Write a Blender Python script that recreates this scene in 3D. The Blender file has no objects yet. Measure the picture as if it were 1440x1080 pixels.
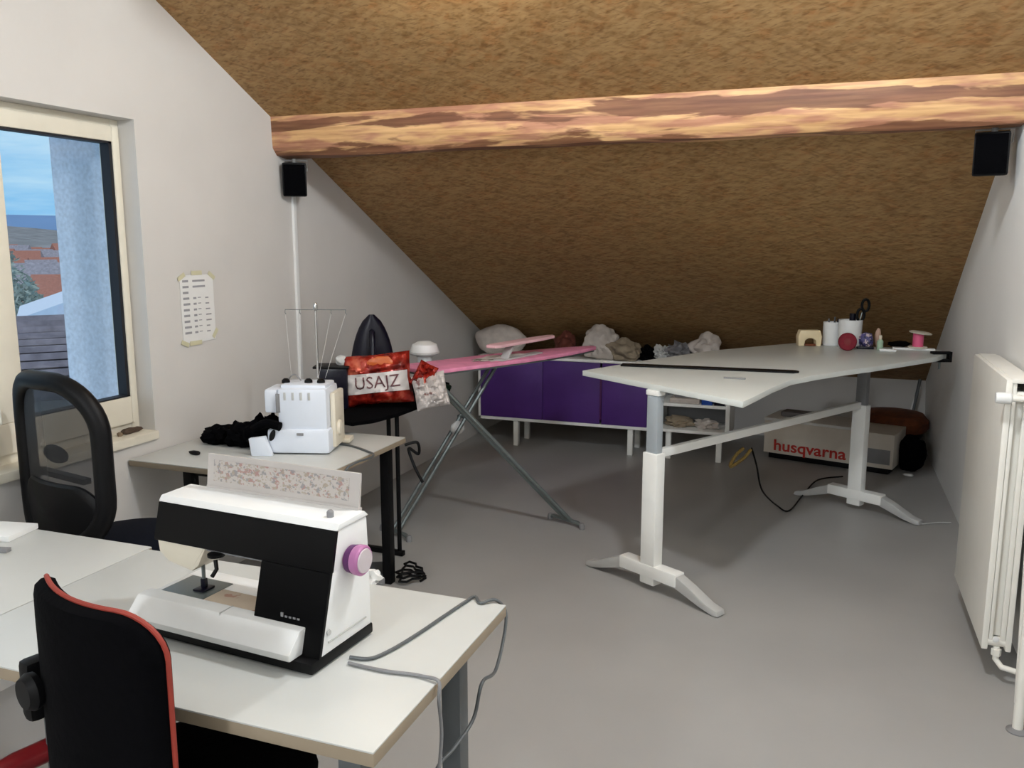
import bpy, bmesh, math, random
from mathutils import Vector, Matrix, noise
random.seed(7)
PI = math.pi
D = bpy.data
COL = bpy.context.scene.collection
SC = bpy.context.scene

# ------------------------------------------------------------------ camera
FPX, PITCH, YAW, CH = 1200.0, math.radians(9.46), math.radians(20.3), 1.6
FW = Vector((-math.sin(YAW)*math.cos(PITCH), math.cos(YAW)*math.cos(PITCH), -math.sin(PITCH)))
RT = Vector((math.cos(YAW), math.sin(YAW), 0)); UP = RT.cross(FW)
CAM = Vector((0, 0, CH))
cd = D.cameras.new('camera'); cam = D.objects.new('camera', cd); COL.objects.link(cam)
cd.sensor_width = 36; cd.lens = FPX/1440*36; cd.clip_start = 0.02; cd.clip_end = 2000
cam.matrix_world = Matrix.Translation(CAM) @ Matrix((RT, UP, -FW)).transposed().to_4x4()
SC.camera = cam

def at(px, py, ax, v):
    """point of the place seen at a photo pixel on the plane axis ax = v"""
    d = FW*FPX + RT*(px-720) + UP*(540-py)
    return CAM + d*((v-CAM[ax])/d[ax])

# ------------------------------------------------------------------ materials
def nt(name):
    m = D.materials.new(name); m.use_nodes = True
    t = m.node_tree; b = t.nodes['Principled BSDF']
    return m, t, b
def lin(c):
    return tuple(((x/255)/12.92 if x/255 <= .04045 else ((x/255+.055)/1.055)**2.4) for x in c)
def mat(name, rgb, rough=.5, metal=0, var=.06, scale=12, bump=0, spec=.5, coat=0, trans=0, alpha=1):
    m, t, b = nt(name)
    c = lin(rgb)
    n = t.nodes.new('ShaderNodeTexNoise'); n.inputs['Scale'].default_value = scale; n.inputs['Detail'].default_value = 4
    tc = t.nodes.new('ShaderNodeTexCoord'); t.links.new(tc.outputs['Object'], n.inputs['Vector'])
    r = t.nodes.new('ShaderNodeValToRGB')
    r.color_ramp.elements[0].position = .3; r.color_ramp.elements[1].position = .7
    r.color_ramp.elements[0].color = tuple(max(0, x*(1-var)) for x in c)+(1,)
    r.color_ramp.elements[1].color = tuple(min(1, x*(1+var)) for x in c)+(1,)
    t.links.new(n.outputs['Fac'], r.inputs['Fac']); t.links.new(r.outputs['Color'], b.inputs['Base Color'])
    b.inputs['Roughness'].default_value = rough; b.inputs['Metallic'].default_value = metal
    b.inputs['Specular IOR Level'].default_value = spec
    b.inputs['Coat Weight'].default_value = coat
    if alpha < 1: b.inputs['Alpha'].default_value = alpha
    if bump:
        bp = t.nodes.new('ShaderNodeBump'); bp.inputs['Strength'].default_value = bump; bp.inputs['Distance'].default_value = .01
        t.links.new(n.outputs['Fac'], bp.inputs['Height']); t.links.new(bp.outputs['Normal'], b.inputs['Normal'])
    return m

def ramp(t, src, pts):
    r = t.nodes.new('ShaderNodeValToRGB'); e = r.color_ramp.elements
    while len(e) < len(pts): e.new(.5)
    for i, (p, c) in enumerate(pts): e[i].position = p; e[i].color = tuple(c)+(1,) if len(c) == 3 else c
    t.links.new(src, r.inputs['Fac']); return r
def mapped(t, scale, rot=(0, 0, 0)):
    tc = t.nodes.new('ShaderNodeTexCoord'); mp = t.nodes.new('ShaderNodeMapping')
    mp.inputs['Scale'].default_value = scale; mp.inputs['Rotation'].default_value = rot
    t.links.new(tc.outputs['Object'], mp.inputs['Vector']); return mp.outputs['Vector']
def noise_n(t, vec, scale, detail=3, rough=.5, dist=0):
    n = t.nodes.new('ShaderNodeTexNoise'); n.inputs['Scale'].default_value = scale; n.inputs['Detail'].default_value = detail
    n.inputs['Roughness'].default_value = rough; n.inputs['Distortion'].default_value = dist
    t.links.new(vec, n.inputs['Vector']); return n
def mixc(t, fac, a, b, mode='MIX'):
    m = t.nodes.new('ShaderNodeMix'); m.data_type = 'RGBA'; m.blend_type = mode
    for s, v in ((m.inputs[0], fac), (m.inputs[6], a), (m.inputs[7], b)):
        if hasattr(v, 'is_linked') or hasattr(v, 'links'): t.links.new(v, s)
        else: s.default_value = v if isinstance(v, (int, float)) else tuple(v)+(1,)
    return m.outputs[2]

def osb():
    m, t, b = nt('osb board')
    base = (.43, .255, .11)
    sl = math.atan(.488)
    cur = None
    v0 = mapped(t, (1, 1, 1))
    big = noise_n(t, v0, 1.6, 3)
    c0 = ramp(t, big.outputs['Fac'], [(.3, (.40, .235, .10)), (.7, (.47, .29, .13))]).outputs['Color']
    m1 = noise_n(t, v0, 11, 3, .6); m2 = noise_n(t, mapped(t, (1, 1.6, 1.6)), 26, 2, .6, .6)
    cur = mixc(t, ramp(t, m1.outputs['Fac'], [(.48, (0, 0, 0)), (.62, (.7,)*3)]).outputs['Color'], c0, (.49, .235, .09))
    cur = mixc(t, ramp(t, m2.outputs['Fac'], [(.50, (0, 0, 0)), (.66, (.75,)*3)]).outputs['Color'], cur, (.27, .145, .05))
    layers = [(0, (11, 44), (.25, .135, .05), .56, .38), (.5, (12, 42), (.60, .40, .20), .56, .5), (-.12, (8, 52), (.56, .36, .17), .58, .5),
              (-.6, (12, 44), (.20, .10, .035), .60, .42), (1.1, (15, 38), (.50, .33, .16), .60, .45), (.25, (30, 100), (.17, .08, .03), .66, .6)]
    for a, (s1, s2), col, thr, st in layers:
        tc = t.nodes.new('ShaderNodeTexCoord')
        r0 = t.nodes.new('ShaderNodeVectorRotate'); r0.rotation_type = 'X_AXIS'; r0.inputs['Angle'].default_value = sl
        t.links.new(tc.outputs['Object'], r0.inputs['Vector'])
        r1 = t.nodes.new('ShaderNodeVectorRotate'); r1.rotation_type = 'Z_AXIS'; r1.inputs['Angle'].default_value = a
        t.links.new(r0.outputs['Vector'], r1.inputs['Vector'])
        mp = t.nodes.new('ShaderNodeMapping'); mp.inputs['Scale'].default_value = (s1, s2, 1)
        mp.inputs['Location'].default_value = (a*7+3, a*3, 0)
        t.links.new(r1.outputs['Vector'], mp.inputs['Vector'])
        n = noise_n(t, mp.outputs['Vector'], 1, 1.5)
        f = ramp(t, n.outputs['Fac'], [(thr-.10, (0, 0, 0)), (thr+.08, (st, st, st))])
        cur = mixc(t, f.outputs['Color'], cur, col)
    cur = mixc(t, 1.0, cur, (.76, .73, .66), 'MULTIPLY')
    t.links.new(cur, b.inputs['Base Color']); b.inputs['Roughness'].default_value = .62
    b.inputs['Specular IOR Level'].default_value = .3
    return m

def beam_mat():
    m, t, b = nt('rough sawn beam')
    v = mapped(t, (1.1, 9, 9)); n = noise_n(t, v, 1.3, 5, .6, .35)
    v2 = mapped(t, (2.2, 40, 40)); n2 = noise_n(t, v2, 1.5, 4)
    v3 = mapped(t, (2.5, 14, 14)); n3 = noise_n(t, v3, 1.7, 3, .5, .3)
    pale = ramp(t, n2.outputs['Fac'], [(.3, (.50, .275, .115)), (.7, (.74, .46, .22))]).outputs['Color']
    pink = ramp(t, n2.outputs['Fac'], [(.3, (.32, .135, .075)), (.7, (.54, .27, .16))]).outputs['Color']
    f3 = ramp(t, n3.outputs['Fac'], [(.44, (0, 0, 0)), (.58, (1, 1, 1))]).outputs['Color']
    c = mixc(t, f3, pale, pink)
    tc = t.nodes.new('ShaderNodeTexCoord'); sp = t.nodes.new('ShaderNodeSeparateXYZ'); t.links.new(tc.outputs['Object'], sp.inputs[0])
    nz = noise_n(t, mapped(t, (1.3, .1, .1), (0, 0, 0)), 1.4, 3)
    a1 = t.nodes.new('ShaderNodeMath'); a1.operation = 'MULTIPLY_ADD'; a1.inputs[1].default_value = .13
    t.links.new(nz.outputs['Fac'], a1.inputs[0]); t.links.new(sp.outputs['Z'], a1.inputs[2])
    mr = t.nodes.new('ShaderNodeMapRange'); mr.inputs['From Min'].default_value = 2.03+.065; mr.inputs['From Max'].default_value = 2.30+.065
    t.links.new(a1.outputs[0], mr.inputs['Value'])
    zb = ramp(t, mr.outputs['Result'], [(0, (.62,)*3), (.08, (.52,)*3), (.20, (.30,)*3), (.36, (.34,)*3), (.46, (.60,)*3), (.58, (.58,)*3), (.68, (.30,)*3), (1, (.20,)*3)])
    a2 = t.nodes.new('ShaderNodeMath'); a2.operation = 'MULTIPLY_ADD'; a2.inputs[1].default_value = .85
    t.links.new(zb.outputs['Color'], a2.inputs[0]); t.links.new(n.outputs['Fac'], a2.inputs[2])
    f1 = ramp(t, a2.outputs[0], [(.875, (0, 0, 0)), (.925, (.93,)*3)]).outputs['Color']
    bark = ramp(t, n2.outputs['Fac'], [(.3, (.11, .038, .016)), (.7, (.22, .09, .042))]).outputs['Color']
    c = mixc(t, f1, c, bark)
    t.links.new(c, b.inputs['Base Color']); b.inputs['Roughness'].default_value = .6
    bp = t.nodes.new('ShaderNodeBump'); bp.inputs['Strength'].default_value = .4; bp.inputs['Distance'].default_value = .01
    t.links.new(n.outputs['Fac'], bp.inputs['Height']); t.links.new(bp.outputs['Normal'], b.inputs['Normal'])
    return m

def floor_mat():
    m, t, b = nt('grey floor coating')
    n = noise_n(t, mapped(t, (1, 1, 1)), 1.3, 5); n2 = noise_n(t, mapped(t, (1, 1, 1)), 90, 2)
    c = ramp(t, n.outputs['Fac'], [(.3, (.35, .345, .335)), (.7, (.40, .395, .383))]).outputs['Color']
    s = noise_n(t, mapped(t, (1, 1, 1)), 4.5, 1)
    f = ramp(t, s.outputs['Fac'], [(.80, (0, 0, 0)), (.83, (.6, .6, .6))]).outputs['Color']
    c = mixc(t, f, c, (.12, .11, .1))
    t.links.new(c, b.inputs['Base Color']); b.inputs['Roughness'].default_value = .42
    b.inputs['Specular IOR Level'].default_value = .45
    bp = t.nodes.new('ShaderNodeBump'); bp.inputs['Strength'].default_value = .06; bp.inputs['Distance'].default_value = .002
    t.links.new(n2.outputs['Fac'], bp.inputs['Height']); t.links.new(bp.outputs['Normal'], b.inputs['Normal'])
    return m

def glass_mat():
    m = D.materials.new('window glass'); m.use_nodes = True; t = m.node_tree
    for n in list(t.nodes): t.nodes.remove(n)
    o = t.nodes.new('ShaderNodeOutputMaterial'); mx = t.nodes.new('ShaderNodeMixShader')
    tr = t.nodes.new('ShaderNodeBsdfTransparent'); tr.inputs['Color'].default_value = (.95, .97, .98, 1)
    gl = t.nodes.new('ShaderNodeBsdfGlossy'); gl.inputs['Roughness'].default_value = .02
    mx.inputs[0].default_value = .035
    t.links.new(tr.outputs[0], mx.inputs[1]); t.links.new(gl.outputs[0], mx.inputs[2])
    t.links.new(mx.outputs[0], o.inputs[0]); return m

def net_mat():
    # fine woven chair mesh: the holes are too small to model, so cloth and gaps are mixed
    m = D.materials.new('woven chair mesh'); m.use_nodes = True; t = m.node_tree
    b = t.nodes['Principled BSDF']; b.inputs['Base Color'].default_value = (.012, .012, .014, 1); b.inputs['Roughness'].default_value = .7
    o = t.nodes['Material Output']; mx = t.nodes.new('ShaderNodeMixShader'); tr = t.nodes.new('ShaderNodeBsdfTransparent')
    mx.inputs[0].default_value = .84
    t.links.new(tr.outputs[0], mx.inputs[1]); t.links.new(b.outputs[0], mx.inputs[2]); t.links.new(mx.outputs[0], o.inputs[0])
    return m

def emit(name, rgb, s):
    m, t, b = nt(name); b.inputs['Emission Color'].default_value = tuple(rgb)+(1,); b.inputs['Emission Strength'].default_value = s
    b.inputs['Base Color'].default_value = (.8, .8, .8, 1); return m

def speckle_mat(name, base, cols, scale=60, thr=.62, squash=(1, 1, 1)):
    m, t, b = nt(name); cur = lin(base)
    for i, c in enumerate(cols):
        mp = mapped(t, tuple(s*(1+.2*i) for s in squash), (0, 0, i*.9))
        n = noise_n(t, mp, scale, 2)
        f = ramp(t, n.outputs['Fac'], [(thr-.02, (0, 0, 0)), (thr+.03, (.9, .9, .9))]).outputs['Color']
        cur = mixc(t, f, cur, lin(c))
    t.links.new(cur, b.inputs['Base Color']); b.inputs['Roughness'].default_value = .5; return m

def foil_mat():
    m, t, b = nt('crumpled red foil'); n = noise_n(t, mapped(t, (1, 1, 1)), 14, 3)
    c = ramp(t, n.outputs['Fac'], [(.35, lin((84, 14, 10))), (.55, lin((158, 38, 26))), (.74, lin((206, 110, 84)))]).outputs['Color']
    t.links.new(c, b.inputs['Base Color']); b.inputs['Roughness'].default_value = .25; b.inputs['Metallic'].default_value = .25
    return m

M = dict(
    wall=mat('white wall plaster', (206, 203, 199), .85, var=.025, scale=3, bump=.05),
    wall_lit=mat('lit wall plaster', (240, 240, 238), .8, var=.015, scale=3, bump=.05),  # paler plaster for the right wall, its stronger light put into the colour
    osb=osb(), beam=beam_mat(), floor=floor_mat(), glass=glass_mat(), net=net_mat(), foil=foil_mat(),
    frame=mat('cream window plastic', (226, 220, 204), .4, var=.02),
    gasket=mat('black rubber gasket', (12, 13, 22), .6),
    stucco=mat('blue grey stucco', (212, 218, 230), .9, var=.12, scale=60, bump=.3),
    top=mat('white laminate', (196, 198, 195), .35, var=.02, scale=5),
    edge=mat('beige laminate edge', (150, 136, 116), .5, var=.05),
    legg=mat('grey lacquered metal', (92, 96, 98), .4, .3),
    black=mat('black plastic', (6, 6, 8), .5, var=.1, spec=.2),
    blackg=mat('glossy black panel', (3, 3, 4), .4, var=.1, spec=.15),
    blackf=mat('black fabric', (3, 3, 5), 1, var=.2, scale=60, bump=.2, spec=.08),
    navy=mat('dark navy fabric', (8, 12, 24), .95, var=.2, scale=60, spec=.15),
    bluew=mat('bluish white plastic', (222, 228, 238), .35, var=.015),
    navyp=mat('dark navy plastic', (10, 9, 26), .3, var=.1, spec=.3),
    white=mat('white plastic', (232, 233, 232), .35, var=.015),
    cream=mat('cream plastic', (222, 214, 196), .4, var=.02),
    grey=mat('mid grey plastic', (130, 130, 132), .45, var=.04),
    lgrey=mat('light grey plastic', (188, 188, 186), .45, var=.04),
    metalw=mat('white lacquered steel', (244, 244, 240), .35, var=.02),
    metalg=mat('bluish grey steel', (176, 184, 190), .35, .2, var=.03),
    steel=mat('grey steel tube', (120, 128, 128), .35, .55, var=.05),
    chrome=mat('chrome', (200, 200, 200), .15, 1, var=.02),
    purple=mat('dark purple panel', (74, 34, 116), .5, var=.08, scale=6),
    pink=mat('pink cotton cover', (224, 140, 172), .85, var=.12, scale=14),
    pinkp=mat('pink plastic', (226, 96, 136), .4),
    mauve=mat('mauve plastic', (176, 112, 160), .35, var=.05),
    mauved=mat('dark purple plastic', (80, 24, 84), .35, var=.1),
    paleg=mat('pale grey disc', (196, 186, 190), .4),
    red=mat('orange red piping', (140, 46, 32), .6, var=.1),
    redp=mat('red plastic', (120, 20, 26), .35, var=.1),
    rad=mat('cream radiator enamel', (242, 240, 232), .3, var=.015),
    paper=mat('white paper', (226, 226, 224), .8, var=.02),
    tape=mat('yellowish tape', (204, 200, 168), .5, var=.04),
    ink=mat('grey pencil ink', (150, 150, 154), .8, var=.1),
    brown=mat('brown leather', (104, 52, 22), .6, var=.3, scale=20),
    card=mat('white carton', (216, 208, 196), .75, var=.03),
    redink=mat('red print', (190, 44, 34), .7),
    cloth=mat('off white cloth', (196, 186, 178), .95, var=.1, scale=20, bump=.2),
    beige=mat('beige cloth', (146, 132, 112), .95, var=.15, scale=20),
    gcloth=mat('grey cloth', (120, 118, 120), .95, var=.2, scale=20),
    blue=mat('blue plastic', (22, 70, 160), .4),
    green=mat('dark green fabric', (16, 60, 40), .8),
    yel=mat('brownish yellow strap', (120, 96, 40), .7, var=.2),
    deck=mat('slate tile', (150, 142, 150), .8, var=.25, scale=8),
    snow=mat('pale flat roof', (200, 208, 224), .8, var=.05),
    tree=mat('winter foliage', (158, 166, 158), .95, var=.3, scale=3),
    bark=mat('bark', (84, 74, 66), .9, var=.2),
    hroof=mat('terracotta roof', (170, 112, 96), .9, var=.15),
    hwall=mat('house plaster', (208, 196, 190), .9, var=.08),
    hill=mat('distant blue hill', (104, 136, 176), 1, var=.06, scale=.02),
    land=mat('valley land', (118, 116, 118), 1, var=.4, scale=.15),
    chart=speckle_mat('stitch chart print', (182, 175, 170), [(160, 122, 116), (136, 134, 136), (156, 146, 130)], 75, .58, (1, 1, 1.3)),
    plate=speckle_mat('printed bed cover', (196, 178, 156), [(170, 120, 100)], 30, .58),
    bagw=speckle_mat('white printed foil', (196, 188, 184), [(130, 84, 80)], 22, .64),
    lamp=emit('lamp diffuser', (1, .86, .68), 6),
)

# ------------------------------------------------------------------ mesh builder
class MB:
    def __init__(s): s.bm = bmesh.new()
    def _m(s, verts, mx):
        if mx is not None: bmesh.ops.transform(s.bm, matrix=mx, verts=verts)
    def box(s, lo, hi, bev=0, mx=None, seg=2):
        t = bmesh.new(); bmesh.ops.create_cube(t, size=1)
        c = [(a+b)/2 for a, b in zip(lo, hi)]; d = [abs(b-a) for a, b in zip(lo, hi)]
        for v in t.verts: v.co = Vector((v.co.x*d[0]+c[0], v.co.y*d[1]+c[1], v.co.z*d[2]+c[2]))
        if bev: bmesh.ops.bevel(t, geom=t.edges[:], offset=min(bev, min(d)*.45), segments=seg, affect='EDGES', profile=.6)
        return s.merge(t, mx)
    def merge(s, t, mx=None):
        if mx is not None: bmesh.ops.transform(t, matrix=mx, verts=t.verts)
        me = D.meshes.new('tmp'); t.to_mesh(me); t.free(); s.bm.from_mesh(me); D.meshes.remove(me); return s
    def prism(s, pts, a, b, axis=2, mx=None, bev=0):
        """polygon extruded from a to b along axis; pts are in the two other axes, in order"""
        t = bmesh.new()
        def P(p, w):
            return Vector((p[0], p[1], w)) if axis == 2 else (Vector((w, p[0], p[1])) if axis == 0 else Vector((p[0], w, p[1])))
        v0 = [t.verts.new(P(p, a)) for p in pts]; v1 = [t.verts.new(P(p, b)) for p in pts]
        n = len(pts)
        t.faces.new(v0[::-1]); t.faces.new(v1)
        for i in range(n): t.faces.new((v0[i], v0[(i+1) % n], v1[(i+1) % n], v1[i]))
        bmesh.ops.recalc_face_normals(t, faces=t.faces[:])
        if bev: bmesh.ops.bevel(t, geom=t.edges[:], offset=bev, segments=2, affect='EDGES', profile=.6)
        return s.merge(t, mx)
    def tube(s, pts, r, n=10, closed=False, mx=None, taper=None):
        t = bmesh.new(); pts = [Vector(p) for p in pts]; rings = []
        k = len(pts); up = None
        for i, p in enumerate(pts):
            if closed: d = pts[(i+1) % k]-pts[i-1]
            else: d = pts[min(i+1, k-1)]-pts[max(i-1, 0)]
            d.normalize()
            if up is None:
                up = Vector((0, 0, 1)) if abs(d.z) < .9 else Vector((1, 0, 0))
            a = (up - d*up.dot(d))
            if a.length < 1e-4: a = d.orthogonal()
            a.normalize(); bb = d.cross(a); up = a
            rr = r if taper is None else taper[i]
            rings.append([t.verts.new(p + (a*math.cos(2*PI*j/n)+bb*math.sin(2*PI*j/n))*rr) for j in range(n)])
        for i in range(k if closed else k-1):
            A, B = rings[i], rings[(i+1) % k]
            for j in range(n): t.faces.new((A[j], A[(j+1) % n], B[(j+1) % n], B[j]))
        if not closed:
            t.faces.new(rings[0][::-1]); t.faces.new(rings[-1])
        bmesh.ops.recalc_face_normals(t, faces=t.faces[:])
        return s.merge(t, mx)
    def bar(s, a, b, w, h, bev=.002, up=(0, 0, 1)):
        """rectangular bar between two points"""
        a, b = Vector(a), Vector(b); d = (b-a); L = d.length; d.normalize()
        u = Vector(up); u = (u-d*u.dot(d)).normalized(); v = u.cross(d)
        mx = Matrix((v, u, d)).transposed().to_4x4(); mx.translation = a
        return s.box((-w/2, -h/2, 0), (w/2, h/2, L), bev, mx)
    def lathe(s, prof, n=24, mx=None):
        t = bmesh.new(); rings = []
        for r, z in prof:
            rings.append([t.verts.new((r*math.cos(2*PI*j/n), r*math.sin(2*PI*j/n), z)) for j in range(n)] if r > 1e-5 else [t.verts.new((0, 0, z))])
        for A, B in zip(rings, rings[1:]):
            for j in range(n):
                if len(A) == 1 and len(B) == 1: continue
                if len(A) == 1: t.faces.new((A[0], B[j], B[(j+1) % n]))
                elif len(B) == 1: t.faces.new((A[j], A[(j+1) % n], B[0]))
                else: t.faces.new((A[j], A[(j+1) % n], B[(j+1) % n], B[j]))
        if len(rings[0]) > 1: t.faces.new(rings[0][::-1])
        if len(rings[-1]) > 1: t.faces.new(rings[-1])
        bmesh.ops.recalc_face_normals(t, faces=t.faces[:])
        return s.merge(t, mx)
    def blob(s, size, amp=.2, freq=3, sub=4, mx=None, seed=0, flat=None):
        t = bmesh.new(); bmesh.ops.create_icosphere(t, subdivisions=sub, radius=1)
        for v in t.verts:
            q = v.co*freq*.5 + Vector((seed*3.1, seed, 0))
            f = 1 + amp*(noise.noise(q)*1.3 + .6*noise.noise(q*2.3))
            v.co = Vector((v.co.x*size[0], v.co.y*size[1], v.co.z*size[2]))*f
            if flat is not None and v.co.z < flat: v.co.z = flat + (v.co.z-flat)*.02
        return s.merge(t, mx)
    def pillow(s, w, h, t0, crump=.01, n=26, mx=None, seed=0):
        """bag standing in the xz plane with crimped rim"""
        t = bmesh.new(); F = []; Bk = []
        for i in range(n+1):
            fr, br = [], []
            for j in range(n+1):
                u, v = i/n*2-1, j/n*2-1
                e = max(0, (1-abs(u)**3))*max(0, (1-abs(v)**3)); e = e**.5
                x = u*w/2*(1-.06*(1-abs(v))*abs(u)); z = v*h/2*(1-.05*(1-abs(u)))
                c = noise.noise(Vector((u*3+seed, v*3, seed)))*crump*2 + noise.noise(Vector((u*8+seed, v*7, seed)))*crump
                fr.append(t.verts.new((x, -e*t0/2 - c*e, z)))
                br.append(t.verts.new((x, e*t0/2 + .0005 - c*e, z)))
            F.append(fr); Bk.append(br)
        for i in range(n):
            for j in range(n):
                t.faces.new((F[i][j], F[i+1][j], F[i+1][j+1], F[i][j+1]))
                t.faces.new((Bk[i][j], Bk[i][j+1], Bk[i+1][j+1], Bk[i+1][j]))
        bmesh.ops.remove_doubles(t, verts=t.verts[:], dist=.0008)
        return s.merge(t, mx)
    def build(s, name, m, parent=None, smooth=True, kind=None):
        me = D.meshes.new(name); bmesh.ops.recalc_face_normals(s.bm, faces=s.bm.faces[:])
        if smooth:
            for f in s.bm.faces: f.smooth = True
        s.bm.to_mesh(me); s.bm.free()
        if smooth:
            try: me.set_sharp_from_angle(angle=math.radians(35))
            except Exception: pass
        ms = m if isinstance(m, (list, tuple)) else [m]
        for x in ms: me.materials.append(M[x] if isinstance(x, str) else x)
        o = D.objects.new(name, me); COL.objects.link(o)
        if parent is not None: o.parent = parent
        if kind: o['kind'] = kind
        return o

def thing(name, label, cat, loc=(0, 0, 0), rz=0, group=None):
    o = D.objects.new(name, None); COL.objects.link(o); o.location = loc; o.rotation_euler = (0, 0, rz); o.empty_display_size = .1
    o['label'] = label; o['category'] = cat
    if group: o['group'] = group
    return o
def tag(o, label, cat, group=None):
    o['label'] = label; o['category'] = cat
    if group: o['group'] = group
    return o
def center(o):
    """put a lone mesh's origin at the middle of its base"""
    vs = [v.co for v in o.data.vertices]
    c = Vector((sum(v.x for v in vs)/len(vs), sum(v.y for v in vs)/len(vs), min(v.z for v in vs)))
    o.data.transform(Matrix.Translation(-c)); o.location = c; return o
def T(x, y, z, rz=0, rx=0, ry=0):
    return Matrix.Translation((x, y, z)) @ Matrix.Rotation(rz, 4, 'Z') @ Matrix.Rotation(ry, 4, 'Y') @ Matrix.Rotation(rx, 4, 'X')
def text_mesh(name, body, size, m, mx, parent, depth=.0006, sx=1):
    cu = D.curves.new(name, 'FONT'); cu.body = body; cu.size = size; cu.extrude = depth; cu.align_x = 'CENTER'; cu.align_y = 'CENTER'; cu.offset = size*.02
    o = D.objects.new(name, cu); COL.objects.link(o)
    dg = bpy.context.evaluated_depsgraph_get(); me = D.meshes.new_from_object(o.evaluated_get(dg)); D.objects.remove(o)
    me.transform(Matrix.Diagonal((sx, 1, 1, 1))); me.transform(mx); me.materials.clear(); me.materials.append(M[m])
    r = D.objects.new(name, me); COL.objects.link(r); r.parent = parent; return r
def smooth_path(pts, n=8):
    P = [Vector(p) for p in pts]; out = []
    Q = [P[0]]+P+[P[-1]]
    for i in range(1, len(Q)-2):
        a, b, c, d = Q[i-1], Q[i], Q[i+1], Q[i+2]
        for k in range(n):
            t = k/n
            out.append(.5*((2*b)+(c-a)*t+(2*a-5*b+4*c-d)*t*t+(3*b-a-3*c+d)*t**3))
    out.append(P[-1]); return out

# ------------------------------------------------------------------ room
XL, YK, YR = -2.72, 7.28, 3.81
def cz(y): return 2.226 - .488*(y-YR)
YT = 1.55; ZT = cz(YT); YB = -2.6
def xr(z): return .775 - .052*z
ZK = cz(YK)

b = MB(); b.box((XL-.5, YB-.3, -.12), (1.1, YK+.3, 0)); b.build('floor', 'floor', smooth=False, kind='structure')
# sloping boarded ceiling and the flat ceiling over the photographer
b = MB(); b.prism([(YT, ZT), (YK+.1, cz(YK+.1)), (YK+.1, cz(YK+.1)+.08), (YT, ZT+.08)], XL-.02, xr(0)+.12, axis=0)
b.build('ceiling', 'osb', smooth=False, kind='structure')
b = MB(); b.box((XL-.02, YB, ZT), (xr(0)+.12, YT, ZT+.08)); b.build('ceiling', 'wall', smooth=False, kind='structure')
# left gable wall with the window opening
WY0, WY1, WZ0, WZ1 = 1.42, 2.872, .785, 2.096
WT = .16
b = MB()
def gable(b, x0, x1, y0, y1, z0, z1f):
    pts = [(y0, z0)]
    pts.append((y1, z0)); pts.append((y1, z1f(y1)))
    if y0 < YT < y1: pts.append((YT, z1f(YT)))
    pts.append((y0, z1f(y0))); b.prism(pts, x0, x1, axis=0)
zf = lambda y: cz(max(y, YT))
gable(b, XL-WT, XL, YB, WY0, 0, zf); gable(b, XL-WT, XL, WY1, YK+.1, 0, zf)
gable(b, XL-WT, XL, WY0, WY1, WZ1, zf); b.box((XL-WT, WY0, 0), (XL, WY1, WZ0))
b.build('wall_left', 'wall', smooth=False, kind='structure')
# outer masonry leaf seen through the pane
b = MB(); b.box((-3.215, 2.895, -1.5), (XL-WT, 5.2, 3.6)); b.box((-3.215, 0, -1.5), (XL-WT, 1.40, 3.6))
b.box((-3.215, 1.40, -1.5), (XL-WT, 2.895, .74)); b.box((-3.215, 1.40, 2.16), (XL-WT, 2.895, 3.6))
b.build('wall_outside', 'stucco', smooth=False, kind='structure')
# right wall, very slightly out of plumb
b = MB(); t = bmesh.new()
prof = [(YB, 0), (YK+.1, 0), (YK+.1, zf(YK+.1)), (YT, zf(YT)), (YB, zf(YB))]
v0 = [t.verts.new((xr(z), y, z)) for y, z in prof]; v1 = [t.verts.new((xr(z)+.15, y, z)) for y, z in prof]
t.faces.new(v0); t.faces.new(v1[::-1])
for i in range(5): t.faces.new((v0[i], v1[i], v1[(i+1) % 5], v0[(i+1) % 5]))
b.merge(t); b.build('wall_right', 'wall_lit', smooth=False, kind='structure')
b = MB(); b.box((XL, YK, 0), (xr(0), YK+.1, ZK+.03)); b.build('wall_back', 'wall', smooth=False, kind='structure')
b = MB(); b.box((XL, YB-.1, 0), (xr(0), YB, ZT)); b.build('wall_front', 'wall', smooth=False, kind='structure')

# purlin: waney log beam under the boards
t = bmesh.new(); n = 90; rings = []
x0, x1 = XL, xr(2.1)
sec = [(3.81, 2.30), (3.805, 2.225), (3.80, 2.13), (3.812, 2.075), (3.85, 2.035), (3.93, 2.03), (4.04, 2.045), (4.12, 2.06), (4.15, 2.12)]
for i in range(n+1):
    x = x0+(x1-x0)*i/n; r = []
    for k, (y, z) in enumerate(sec):
        w = 1 if 2 <= k <= 6 else 0
        dn = noise.noise(Vector((x*1.6, k*.5, 4)))*.016*w
        r.append(t.verts.new((x, y-dn, z+dn+ (.012*(x-x0)/3.4)*w)))
    rings.append(r)
for A, B in zip(rings, rings[1:]):
    for k in range(len(sec)-1): t.faces.new((A[k], A[k+1], B[k+1], B[k]))
t.faces.new(rings[0]); t.faces.new(rings[-1][::-1])
b = MB(); b.merge(t); b.build('trim_1', 'beam', kind='structure')

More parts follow.
